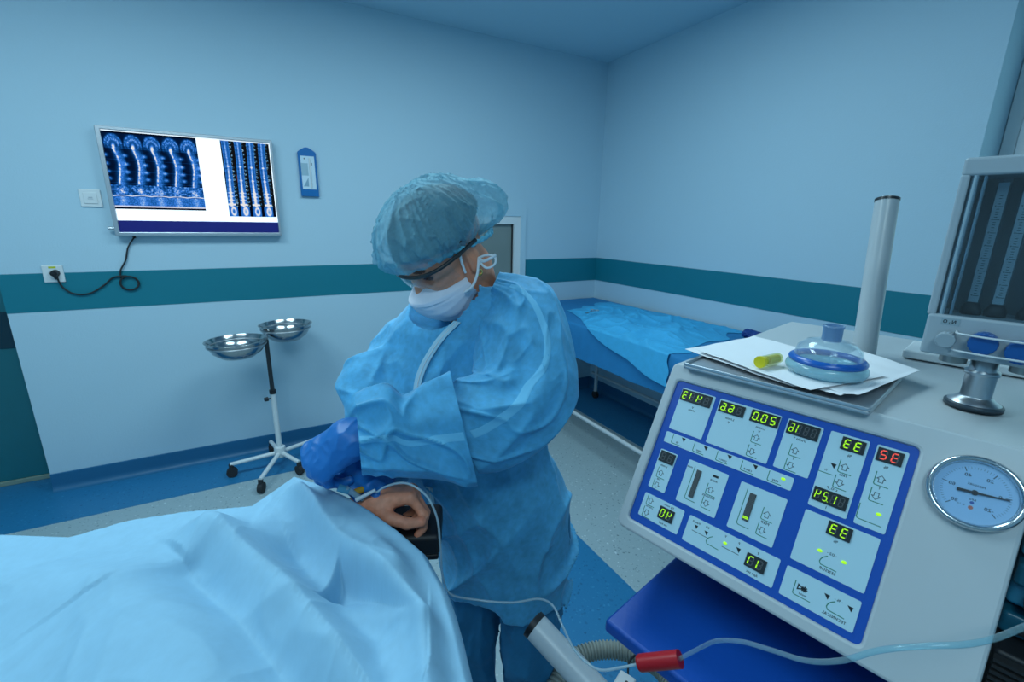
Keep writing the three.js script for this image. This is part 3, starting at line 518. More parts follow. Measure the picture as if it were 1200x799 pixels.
  mesh('dial', g(new THREE.CircleGeometry(0.0352, 48).translate(0, 0, 0.0056)), mat(0xffffff, 0.5, { map: dial }), gauge);
  const needle = new THREE.Shape(); needle.moveTo(-0.015, 0.0018); needle.lineTo(-0.004, 0.0014); needle.lineTo(0.028, 0.0006); needle.lineTo(0.028, -0.0006); needle.lineTo(-0.004, -0.0014); needle.lineTo(-0.015, -0.0018);
  mesh('needle', g(merge([new THREE.ExtrudeGeometry(needle, { depth: 0.0008, bevelEnabled: false }), new THREE.CylinderGeometry(0.003, 0.003, 0.002, 16).rotateX(Math.PI / 2)]).rotateZ(0.10).translate(0, 0, 0.0068)), M.black, gauge);
  mesh('glass_cover', g(new THREE.CylinderGeometry(0.0362, 0.0362, 0.0008, 48).rotateX(Math.PI / 2).translate(0, 0, 0.0112)), phys(0xffffff, 0.03, { transmission: 1, thickness: 0, ior: 1.5 }), gauge);
}
{   // blue shelf below, column down to the wheeled base
  const shelf = mesh('shelf', boxAt(0.016, 0.434, 0.905, 0.93, -0.55, 0.198, 0.006), mat(lin(0.005, 0.085, 0.45), 0.4, { bumpMap: plaster, bumpScale: 0.0004 }), vent);
  mesh('column', boxAt(0.06, 0.40, 0.10, 0.992, -0.58, -0.10, 0.01), cream, vent);
  mesh('base', boxAt(0.02, 0.43, 0.06, 0.12, -0.64, 0.06, 0.01), mat(lin(0.12, 0.15, 0.18), 0.5), vent);
  for (const [x, z] of [[0.06, 0.02], [0.40, 0.02], [0.06, -0.6], [0.40, -0.6]]) mesh('castor', bar(V(x - 0.014, 0.034, z), V(x + 0.014, 0.034, z), 0.034), M.rubber, vent);
  void shelf;
}
{   // side rack right of the console: dark module tower with blue cassettes
  const r = thing('module_rack', 'dark equipment rack with blue cassettes beside the console', 'equipment rack', VO, VYAW);
  mesh('rack_body', boxAt(0.438, 0.66, 0.05, 1.096, -0.42, 0.015, 0.006), M.black, r);
  for (let i = 0; i < 16; i++) mesh('cooling_fin', boxAt(0.440, 0.655, 0.958 + i * 0.0085, 0.9625 + i * 0.0085, 0.014, 0.026), M.rubber, r);
  const teal = mat(lin(0.008, 0.11, 0.18), 0.25), sky = mat(lin(0.03, 0.24, 0.40), 0.3);
  for (let i = 0; i < 5; i++) { const c = mesh('cassette', boxAt(0.438, 0.64, 1.098 + i * 0.034, 1.128 + i * 0.034, -0.40, -0.02 - 0.014 * (i % 2), 0.006), i % 2 ? sky : teal, r); mesh('handle', boxAt(0.452, 0.60, 1.108 + i * 0.034, 1.117 + i * 0.034, -0.034, -0.012, 0.003), M.black, c); }
  const cable = thing('sensor_cable', 'thin blue sensor cables draped over the side rack', 'cable');
  for (const k of [0, 1, 2]) mesh('strand', tube([W3(0.445, 1.275 + k * 0.003, -0.22 + 0.04 * k), W3(0.455, 1.274, -0.10), W3(0.466, 1.255 - 0.01 * k, -0.01 + 0.006 * k), W3(0.480, 1.20 - 0.014 * k, 0.008), W3(0.53, 1.165 - 0.02 * k, 0.012), W3(0.60, 1.16, 0.01)], 0.003, 30, 6), k ? sky : teal, cable);
}
/* ---------- things on top of the console ---------- */
{
  const t = thing('instrument_tray', 'shallow grey metal tray overhanging the console top', 'tray', W3(0.14, 1.336, -0.08), VYAW);
  const s = roundShape(-0.134, 0.134, -0.105, 0.116, 0.006);
  mesh('tray_plate', extrude(s, 0.006, 0.002).rotateX(Math.PI / 2).translate(0, 0.0065, -0.03), M.alu, t);
  const hole = roundShape(-0.134, 0.134, -0.105, 0.116, 0.006); hole.holes.push(roundShape(-0.131, 0.131, -0.102, 0.113, 0.005));
  mesh('rim', extrude(hole, 0.005, 0.001).rotateX(Math.PI / 2).translate(0, 0.0112, -0.03), M.alu, t);
  // loose paper towels
  const pm = mat(lin(0.82, 0.84, 0.88), 0.8), px = [[[803, 408], [884, 393], [1030, 432], [930, 452]], [[842, 415], [960, 404], [1062, 433], [985, 463]], [[893, 424], [1005, 412], [1078, 436], [1005, 466]], [[818, 409], [900, 398], [1040, 440], [950, 456]]];
  px.forEach((c, k) => {
    const y = 1.3485 + k * 0.0016, q = c.map(([a, b]) => P(a, b, { y: y + 0.002 }));
    const f = (u, v) => { const a = q[0].clone().lerp(q[1], v), b = q[3].clone().lerp(q[2], v), p = a.lerp(b, u); p.y = y + 0.0009 * noise(p.x * 14, p.z * 14, 3) + 0.006 * smooth(0.86, 1, Math.max(u, v)) * (k === 2 ? 1 : 0.25); return p; };
    const o = mesh('paper_towel', sheet(f, 24, 24, 0.0004), pm); tag(o, ['bottom white paper towel of the stack, corner pointing to the couch', 'second white paper towel of the stack under the mask', 'white paper towel with a lifted corner pointing at the flowmeter', 'topmost white paper towel of the stack, under the yellow cap'][k], 'paper towel', 'paper towels on the tray');
  });
  // anaesthesia face mask
  const mc = P(968, 430, { y: 1.365 }), m = thing('anaesthesia_mask', 'clear anaesthesia mask with blue inflated cushion lying on paper towels', 'anaesthesia mask', V(mc.x, 1.355, mc.z), VYAW - 0.15);
  const egg = (g) => { const p = g.attributes.position; for (let i = 0; i < p.count; i++) { const x = p.getX(i), z = p.getZ(i); p.setX(i, x * (1.08 + 0.5 * z)); p.setZ(i, z * 1.05); } g.computeVertexNormals(); return g; };
  const clear = phys(lin(0.90, 0.96, 0.98), 0.05, { transmission: 0.9, thickness: 0, ior: 1.4 });
  mesh('cushion', egg(new THREE.TorusGeometry(0.042, 0.0105, 16, 64).rotateX(Math.PI / 2).scale(1, 1.0, 1).translate(0, 0.0105, 0)), phys(lin(0.45, 0.72, 0.80), 0.15, { transmission: 0.5, thickness: 0 }), m);
  mesh('cushion_rim', egg(new THREE.TorusGeometry(0.0435, 0.0062, 12, 64).rotateX(Math.PI / 2).scale(1, 0.9, 1).translate(0, 0.0225, 0)), mat(lin(0.008, 0.11, 0.46), 0.25), m);
  mesh('dome', egg(lathe([[0.0425, 0.020], [0.043, 0.030], [0.040, 0.042], [0.031, 0.051], [0.018, 0.055], [0.0135, 0.056], [0.0125, 0.0545], [0.030, 0.0495], [0.0385, 0.041], [0.0415, 0.030], [0.041, 0.020]], 56)), clear, m);
  mesh('connector', lathe([[0.0115, 0.053], [0.0135, 0.054], [0.0135, 0.074], [0.0150, 0.0745], [0.0150, 0.078], [0.0115, 0.078], [0.0115, 0.053]], 40), phys(lin(0.35, 0.55, 0.75), 0.12, { transmission: 0.6, thickness: 0 }), m);
  mesh('inflation_valve', bar(V(0.024, 0.024, 0.04), V(0.024, 0.048, 0.046), 0.005, 0.004), clear, m);
  // yellow stoppered connector
  const a = P(890, 424, { y: 1.365 }), b = P(921, 417, { y: 1.365 }), y = thing('breathing_connector', 'clear breathing connector with a bright yellow cap on the towels', 'connector');
  const d = b.clone().sub(a).normalize(), at = (k) => a.clone().addScaledVector(d, k), ym = mat(lin(0.72, 0.62, 0.006), 0.35);
  for (const q of [a, b]) q.y = 1.3645;
  mesh('cap', merge([bar(a, at(0.005), 0.0098, 0.0098, 28), bar(at(0.005), at(0.018), 0.0065, 0.0065, 24)]), ym, y);
  mesh('barrel', bar(at(0.012), at(0.052), 0.0092, 0.0092, 28), phys(lin(0.85, 0.88, 0.6), 0.08, { transmission: 0.85, thickness: 0 }), y);
  mesh('inner_sleeve', bar(at(0.022), at(0.050), 0.0072, 0.0072, 24), ym, y);
}
{   // pole standing behind the tray
  const a = W3(0.194, 1.336, -0.352), top = P(1040, 233, 0.888), t = thing('support_pole', 'white tubular pole with dark end ring behind the mask', 'pole', a);
  const d = top.clone().sub(a), l = d.length(); d.normalize();
  mesh('shaft', bar(V(0, 0, 0), d.clone().multiplyScalar(l - 0.004), 0.0195, 0.0195, 36), mat(lin(0.46, 0.51, 0.54), 0.3), t);
  mesh('end_ring', bar(d.clone().multiplyScalar(l - 0.005), d.clone().multiplyScalar(l), 0.0202, 0.0202, 36), mat(lin(0.05, 0.055, 0.06), 0.35, { metalness: 0.6 }), t);
  mesh('end_plug', bar(d.clone().multiplyScalar(l - 0.002), d.clone().multiplyScalar(l + 0.0015), 0.0165, 0.0165, 36), M.alu, t);
  tag(mesh('machine_shelf_block', boxAt(-0.09, 0.09, 0, 0.016, -0.06, 0.06, 0.004), M.white), 'flat white block on the console top behind the flowmeter', 'block');
  const blk = scene.children[scene.children.length - 1]; blk.position.copy(W3(0.335, 1.3365, -0.46)); blk.rotation.y = VYAW;
}
{   // flowmeter unit on its post
  const t = thing('flowmeter_unit', 'gas flowmeter unit with glass tubes and blue knobs on a steel post', 'flowmeter', W3(0, 0, 0), VYAW);
  const body = mat(lin(0.36, 0.43, 0.48), 0.45), X0 = 0.293, X1 = 0.475, F = -0.12, B = -0.20;
  mesh('top_rail', boxAt(X0, X1, 1.648, 1.671, B, F, 0.004), body, t);
  mesh('side_rail', boxAt(X0, 0.3025, 1.464, 1.65, B, F, 0.003), body, t);
  mesh('side_rail', boxAt(X1 - 0.01, X1, 1.464, 1.65, B, F, 0.003), body, t);
  mesh('chrome_rod', bar(V(0.3075, 1.464, F - 0.006), V(0.3075, 1.65, F - 0.006), 0.0042), M.steel, t);
  mesh('chrome_rod', bar(V(0.3165, 1.464, F - 0.010), V(0.3165, 1.65, F - 0.010), 0.0026), M.steel, t);
  mesh('back_plate', boxAt(0.302, X1 - 0.009, 1.462, 1.65, B, B + 0.008), mat(lin(0.17, 0.20, 0.21), 0.4), t);
  const block = mesh('valve_block', boxAt(X0 + 0.002, X1, 1.409, 1.466, B, F + 0.002, 0.004), body, t);
  const lab = canvasMap(128, 64, (g, W, H) => { g.fillStyle = '#8fa3ad'; g.fillRect(0, 0, W, H); g.fillStyle = '#1a242c'; g.font = 'bold 46px sans-serif'; g.textAlign = 'center'; g.textBaseline = 'middle'; g.fillText('N', 40, 32); g.fillText('O', 100, 32); g.font = 'bold 26px sans-serif'; g.fillText('2', 68, 46); }, true);
  mesh('gas_label', boxAt(0.310, 0.329, 1.4525, 1.462, F + 0.002, F + 0.0026), mat(0xffffff, 0.5, { map: lab }), block);
  const scaleMap = canvasMap(64, 1024, (g, W, H) => { g.fillStyle = '#9db3bc'; g.fillRect(0, 0, W, H); g.fillStyle = '#0c1216'; for (let i = 0; i < 40; i++) { const y = H - 60 - i * 22; g.fillRect(24, y, i % 5 ? 18 : 34, 4); if (i % 5 === 0) { g.save(); g.translate(16, y); g.scale(-1, 1); g.font = 'bold 18px sans-serif'; g.textAlign = 'center'; g.fillText(String(i / 5), 0, 6); g.restore(); } } });
  const glass = phys(lin(0.7, 0.8, 0.85), 0.05, { transmission: 0.9, thickness: 0, ior: 1.45 });
  for (const x of [0.334, 0.358, 0.388, 0.412, 0.440]) {
    const tb = mesh('flow_tube', bar(V(x, 1.478, -0.155), V(x, 1.645, -0.155), 0.0068, 0.0068, 24), glass, t);
    mesh('scale_strip', boxAt(x - 0.0052, x + 0.0052, 1.484, 1.640, -0.1475, -0.1465), mat(0xffffff, 0.5, { map: scaleMap }), tb);
    mesh('tube_seat', lathe([[0, 0], [0.011, 0], [0.011, 0.008], [0.0075, 0.016], [0, 0.016]], 24).translate(x, 1.4665, -0.155), M.black, tb);
  }
  mesh('front_window', boxAt(0.3025, X1 - 0.010, 1.466, 1.648, F - 0.0035, F - 0.002), phys(lin(0.72, 0.80, 0.84), 0.04, { transmission: 0.98, thickness: 0, ior: 1.3 }), t);
  const knob = (x, y, r, m) => { const pts = []; const n = 144; const s = new THREE.Shape(); for (let i = 0; i <= n; i++) { const a = i / n * Math.PI * 2, q = r * (1 + 0.018 * Math.cos(a * 18)); s[i ? 'lineTo' : 'moveTo'](Math.cos(a) * q, Math.sin(a) * q); } void pts; return mesh('knob', extrude(s, 0.018, 0.0015).translate(x, y, F + 0.004), m, t); };
  const kb = mat(lin(0.003, 0.085, 0.32), 0.35);
  knob(0.320, 1.434, 0.0105, mat(lin(0.30, 0.37, 0.42), 0.4)); knob(0.356, 1.436, 0.0145, kb); knob(0.391, 1.431, 0.0145, kb); knob(0.430, 1.431, 0.0145, kb);
  mesh('knob_guard', merge([tube([V(0.328, 1.4455, F + 0.002), V(0.332, 1.4455, F + 0.020), V(0.425, 1.4455, F + 0.020), V(0.43, 1.4455, F + 0.002)], 0.0014, 40, 6), tube([V(0.328, 1.4225, F + 0.002), V(0.332, 1.4225, F + 0.020), V(0.425, 1.4225, F + 0.020), V(0.43, 1.4225, F + 0.002)], 0.0014, 40, 6)]), M.plastic, t);
  const brass = mat(lin(0.30, 0.31, 0.30), 0.4, { metalness: 0.7 });
  for (const x of [0.330, 0.400]) mesh('outlet_cap', bar(V(x, 1.398, -0.145), V(x, 1.412, -0.145), 0.015), brass, t);
  mesh('post', lathe([[0, 1.3375], [0.030, 1.3375], [0.030, 1.343], [0.022, 1.348], [0.018, 1.352], [0.0165, 1.354], [0.0165, 1.384], [0.0185, 1.385], [0.0185, 1.390], [0.0145, 1.392], [0.0145, 1.412], [0, 1.412]], 40).translate(0.362, 0, -0.155), M.brushed, t);
  mesh('base_flange', lathe([[0.0, 1.3365], [0.0315, 1.3365], [0.0315, 1.342], [0.029, 1.344], [0, 1.344]], 40).translate(0.362, 0, -0.155), mat(lin(0.03, 0.05, 0.07), 0.35), t);
}

/* ---------- operating table, patient and drape ---------- */
const HAND = P(432, 592, 0.85);           // the patient's wrist
{
  const t = thing('operating_table', 'operating table with dark padded top hidden under the blue drape', 'operating table', V(-0.75, 0, -0.55));
  mesh('table_pad', box(1.55, 0.06, 0.56, 0.02, 3).translate(0, 0.86, 0), M.black, t);
  mesh('table_frame', boxAt(-0.76, 0.76, 0.79, 0.829, -0.26, 0.26, 0.006), M.brushed, t);
  mesh('pedestal', boxAt(-0.2, 0.2, 0.12, 0.79, -0.17, 0.17, 0.02), M.brushed, t);
  mesh('base', boxAt(-0.45, 0.45, 0.0, 0.12, -0.26, 0.26, 0.02), M.plastic, t);
}
const fwdHand = V(0.86, 0.0, 0.36).normalize();
{   // black padded arm board under the hand
  const mid = P(492, 620, 0.85), yaw = Math.atan2(-fwdHand.z, fwdHand.x);
  const t = thing('arm_board', 'black padded arm board under the patient hand', 'arm board', V(mid.x - 0.015, 1.012, mid.z - 0.03), yaw);
  mesh('pad', box(0.24, 0.042, 0.105, 0.010, 3).translate(-0.055, -0.004, 0), mat(lin(0.010, 0.011, 0.014), 0.55), t);
  mesh('board', box(0.23, 0.012, 0.095, 0.004).translate(-0.055, -0.032, 0), M.black, t);
  mesh('bracket', merge([bar(V(-0.1, -0.03, 0), V(-0.2, -0.20, 0.02), 0.012), bar(V(-0.2, -0.20, 0.02), V(-0.24, -0.20, 0.06), 0.012)]), M.brushed, t);
}
// hand as capsules: wrist, forward, back-of-hand normal, thumb side; curl per finger (three bends), each finger a chain of its own
function handCaps({ wrist, f, up, side, k = 1, curls, thumb, spread = 1, fat = 1 }) {
  const caps = [], palm = [], at = (a, b, c) => wrist.clone().addScaledVector(f, a * k).addScaledVector(side, b * k).addScaledVector(up, c * k);
  const names = ['index', 'middle', 'ring', 'little'], base = [[0.088, 0.026, 0.004], [0.090, 0.006, 0.007], [0.085, -0.013, 0.005], [0.077, -0.030, 0.0]], len = [[0.042, 0.025, 0.020], [0.046, 0.028, 0.021], [0.042, 0.026, 0.020], [0.033, 0.020, 0.018]], rad = [0.0098, 0.0100, 0.0095, 0.0084];
  names.forEach((n, i) => {
    const kn = at(...base[i]); palm.push(cap(at(0.012, base[i][1] * 0.6, 0), kn, 0.0165 * k * fat, 0.0122 * k * fat));
    let dir = f.clone().addScaledVector(side, base[i][1] * 1.6 * spread).normalize(), q = kn, a = 0; const chain = [];
    const axis = side.clone();
    for (let j = 0; j < 3; j++) {
      a = curls[i][j]; dir = dir.clone().applyAxisAngle(axis, a * Math.sign(f.clone().cross(up).dot(side)) * -1);
      const e = q.clone().addScaledVector(dir, len[i][j] * k), r0 = rad[i] * k * fat * (1 - 0.09 * j), r1 = rad[i] * k * fat * (1 - 0.09 * (j + 1));
      chain.push([q, e, r0, r1]); q = e;
    }
    caps.push(chain);
  });
  const t0 = at(0.022, 0.022, -0.006), [d0, d1, d2] = thumb.map(([a, b, c]) => V(0, 0, 0).addScaledVector(f, a).addScaledVector(side, b).addScaledVector(up, c).normalize());
  const t1 = t0.clone().addScaledVector(d0, 0.040 * k), t2 = t1.clone().addScaledVector(d1, 0.032 * k), t3 = t2.clone().addScaledVector(d2, 0.026 * k);
  caps.push([[t0, t1, 0.0155 * k * fat, 0.0118 * k * fat], [t1, t2, 0.0115 * k * fat, 0.0105 * k * fat], [t2, t3, 0.0105 * k * fat, 0.0085 * k * fat]]);
  const fingers = caps.map((c) => c.map((s) => cap(...s)));
  const nails = caps.map((c) => c[2]);
  const all = [wrist, ...caps.flat().flatMap((s) => [s[0], s[1]])];
  const fn = (x, y, z) => {
    let p = 1; for (const q of palm) p = smin(p, q(x, y, z), 0.016 * k);
    let d = p; for (const ch of fingers) { let e = 1; for (const q of ch) e = smin(e, q(x, y, z), 0.004 * k); d = smin(d, e, (ch === fingers[4] ? 0.012 : 0.006) * k); }
    return d;
  };
  return { fn, points: all, nails };
}
{
  const up = V(-0.10, 0.93, -0.28), f = V(0.86, 0.10, 0.38).normalize(); const side = f.clone().cross(up).normalize(); up.copy(side).cross(f).normalize();   // thumb on the near side
  const wrist = P(430, 590, 0.85).add(V(0, 0.006, 0));
  const h = handCaps({ wrist, f, up, side, k: 0.97, spread: 0.6, curls: [[1.0, 0.85, 0.4], [1.15, 0.9, 0.5], [1.2, 1.0, 0.5], [1.25, 1.0, 0.5]], thumb: [[0.72, 0.55, -0.42], [0.92, 0.1, -0.38], [0.97, -0.12, -0.1]] });
  const el = wrist.clone().addScaledVector(f, -0.24).add(V(-0.02, -0.075, 0.04)), sh = V(-0.32, 0.945, -0.62);
  const chest = V(-0.42, 0.955, -0.55), hips = V(-0.95, 0.955, -0.55), knee = V(-1.4, 0.945, -0.55), head = V(-0.16, 0.95, -0.34);
  const arm = [cap(wrist.clone().addScaledVector(f, 0.03), el, 0.024, 0.034), cap(el, sh, 0.036, 0.045)];
  const trunk = [cap(chest, hips, 0.065, 0.062), cap(hips, knee, 0.06, 0.05), cap(sh, chest, 0.05, 0.06), cap(V(-0.27, 0.95, -0.45), head, 0.04, 0.05)];
  const handGeo = sdfGeo((x, y, z) => { let d = h.fn(x, y, z); d = smin(d, arm[0](x, y, z), 0.02); return d + 0.0006 * noise(x * 160, y * 160, z * 160); }, ...bounds(h.points, 0.03), 0.0022, 0.01);
  const bodyGeo = sdfGeo((x, y, z) => { let d = 1; for (const q of [...arm, ...trunk]) d = smin(d, q(x, y, z), 0.06); return Math.max(d, (x - wrist.x) * f.x + (y - wrist.y) * f.y + (z - wrist.z) * f.z); }, V(-1.5, 0.86, -0.85), V(wrist.x + 0.03, 1.15, -0.2), 0.012);
  const g = mergeGeometries([handGeo, bodyGeo]);
  paint(g, (x, y, z) => { const n = 1 + 0.10 * noise(x * 60, y * 60, z * 60) + 0.05 * noise(x * 220, y * 220, z * 220); let k = 1; for (const s of h.nails) { const d = Math.hypot(x - s[1].x, y - s[1].y, z - s[1].z); k = Math.min(k, 1); if (d < 0.009) return [n * 1.1, n * 0.98, n * 0.98]; } return [n, n * 0.98, n * 0.98]; });
  const person = thing('person', 'patient lying under the blue drape, only the bare hand showing', 'person');
  mesh('body', g, M.skin, person);

  // cannula set on the back of the hand
  const c = thing('intravenous_cannula', 'intravenous cannula with a yellow cap taped to the patient wrist', 'cannula');
  const a = P(405, 572, 0.80), b = P(425, 585, 0.815), e = P(440, 574, 0.812);
  mesh('hub', bar(a, b, 0.0055, 0.0045), phys(lin(0.55, 0.75, 0.85), 0.1, { transmission: 0.6, thickness: 0 }), c);
  mesh('wing', bar(P(417, 586, 0.805), e, 0.0038, 0.0030), M.plastic, c);
  mesh('yellow_cap', bar(P(416, 577, 0.815), P(432, 570, 0.83), 0.0065, 0.0055), mat(lin(0.50, 0.27, 0.02), 0.4), c);
  mesh('blue_port', bar(P(396, 571, 0.797), P(409, 575, 0.803), 0.0068, 0.0065), phys(lin(0.10, 0.40, 0.60), 0.12, { transmission: 0.4, thickness: 0 }), c);
}
{   // the drape: a sheet laid over the patient and hanging over the edges
  const E = (list, y) => list.map(([a, b]) => P(a, b, { y }));
  const far = E([[-160, 652], [0, 628], [80, 631], [150, 611], [215, 601], [295, 594], [318, 578]], 1.06).concat(P(345, 560, { y: 1.085 }), P(366, 566, { y: 1.09 }));
  const near = [[366, 566, 1.09], [400, 581, 1.095], [427, 597, 1.095], [460, 621, 1.085], [490, 647, 1.07], [513, 690, 1.055], [527, 735, 1.045], [541, 799, 1.04]].map(([a, b, y]) => P(a, b, { y }));
  const along = (list, k, w, v) => { if (v <= list[0][k]) return list[0][w]; for (let i = 0; i < list.length - 1; i++) if (v < list[i + 1][k]) return lerp(list[i][w], list[i + 1][w], (v - list[i][k]) / (list[i + 1][k] - list[i][k])); return list[list.length - 1][w]; };
  const farZ = (x) => { if (x <= far[0].x) return far[0].z; for (let i = 0; i < far.length - 1; i++) if (x < far[i + 1].x) return lerp(far[i].z, far[i + 1].z, (x - far[i].x) / (far[i + 1].x - far[i].x)); return far[far.length - 1].z; };
  const rightX = (z) => { if (z <= near[0].z) return near[0].x; for (let i = 0; i < near.length - 1; i++) if (z < near[i + 1].z) return lerp(near[i].x, near[i + 1].x, (z - near[i].z) / (near[i + 1].z - near[i].z)); return near[near.length - 1].x - 0.02 * (z - near[near.length - 1].z); };
  const seg = (x, z, a, b) => { const dx = b.x - a.x, dz = b.z - a.z, t = clamp(((x - a.x) * dx + (z - a.z) * dz) / (dx * dx + dz * dz)); return [Math.hypot(x - a.x - t * dx, z - a.z - t * dz), t, Math.sign((x - a.x) * dz - (z - a.z) * dx)]; };
  const Y = 1.09, q = (a, b) => P(a, b, { y: Y });
  const folds = [   // line, height, width on either side, sharpness
    [[q(235, 606), q(262, 632), q(330, 690), q(425, 790), q(480, 860)], 0.066, 0.085, 0.045, 1.2],
    [[q(20, 690), q(150, 690), q(235, 770), q(260, 830)], 0.070, 0.15, 0.12, 1.6],
    [[q(225, 665), q(280, 722), q(345, 792), q(380, 850)], -0.050, 0.035, 0.050, 1.2],
    [[q(345, 566), q(394, 626), q(450, 672), q(502, 712)], 0.046, 0.022, 0.018, 1.0],
    [[q(502, 712), q(502, 760), q(494, 830)], 0.040, 0.05, 0.020, 1.0],
    [[q(345, 625), q(390, 690), q(440, 725), q(455, 800)], -0.045, 0.045, 0.05, 1.4],
    [[q(360, 578), q(400, 594), q(440, 622), q(470, 652)], 0.050, 0.05, 0.05, 1.6],
    [[q(255, 606), q(222, 655), q(150, 690)], 0.018, 0.03, 0.05, 1.2],
    [[q(495, 690), q(515, 735), q(525, 800)], 0.012, 0.02, 0.02, 1.0],
  ];
  const pocket = [q(396, 634), q(362, 692), q(498, 716)];
  const height = (x, z) => {
    let y = 1.028;
    for (const [line, h, wa, wb, pw] of folds) {
      let best = 9, sgn = 1; for (let i = 0; i < line.length - 1; i++) { const [d, , s] = seg(x, z, line[i], line[i + 1]); if (d < best) { best = d; sgn = s; } }
      best = Math.hypot(best, 0.007); const w = sgn > 0 ? wa : wb, k = best / w; y += h * Math.exp(-Math.pow(k, pw));
    }
    y += 0.05 * Math.exp(-Math.pow((z + 0.52) / 0.16, 2)) * smooth(0.15, -0.25, x);
    { let m = 9, inside = true; for (let i = 0; i < 3; i++) { const a = pocket[i], b = pocket[(i + 1) % 3], [d, , sg] = seg(x, z, a, b), ref = seg((pocket[0].x + pocket[1].x + pocket[2].x) / 3, (pocket[0].z + pocket[1].z + pocket[2].z) / 3, a, b)[2]; if (sg !== ref) inside = false; m = Math.min(m, i === 1 ? d * 0.35 : d); } if (inside) y -= 0.042 * smooth(0, 0.018, m); }
    y += 0.010 * (ridge(x * 3.5, z * 3.5, 8) - 0.5) + 0.003 * crease(x * 7, z * 7, 3);
    return y;
  };
  const U0 = -1.75, U1 = 0.62, T0 = -1.55, T1 = 0.30, NEAREDGE = -0.17;
  const f = (u, v) => {
    const X = u < 0.2 ? lerp(U0, -0.6, u / 0.2) : lerp(-0.6, U1, (u - 0.2) / 0.8), Z = lerp(T1, T0, v);
    let xr = rightX(clamp(Z, far[8].z, NEAREDGE)), zf = farZ(Math.min(X, far[8].x));
    const ex = Math.max(0, X - xr), ez = Math.max(0, zf - Z) - Math.max(0, Z - NEAREDGE), e = Math.hypot(ex, ez);
    let x = Math.min(X, xr), z = Math.min(NEAREDGE, Math.max(Z, zf));
    const soft = 0.02, out = soft * (1 - Math.exp(-e / soft)) + 0.10 * e * (0.5 + 0.5 * ridge(x * 6 + z * 6, e * 1.2, 4));
    const hz = height(x, z);
    let edge = Math.min(Math.max(0, xr - X), Math.max(0, Z - zf)); edge = e > 0 ? 0 : edge;
    if (e > 0) { x += out * ex / e; z -= out * ez / e; }
    const dx = Math.max(0, xr - X), dz = Math.max(0, Z - zf), rim = dx < dz ? along(near, 'z', 'y', z) : along(far, 'x', 'y', x), both = Math.abs(dx - dz) < 0.05 ? lerp(along(near, 'z', 'y', z), along(far, 'x', 'y', x), clamp(0.5 + (dx - dz) / 0.1)) : rim;
    const y = lerp(both, hz, smooth(0, dx < dz ? 0.05 : 0.14, edge)) - Math.max(0, e - 0.004) * 0.97;
    return V(x, y, z);
  };
  tag(mesh('surgical_drape', paint(sheet(f, 560, 460, 0.001).toNonIndexed(), clothTint(0.05)), M.drape), 'large light blue surgical drape covering the patient and table', 'drape');
}

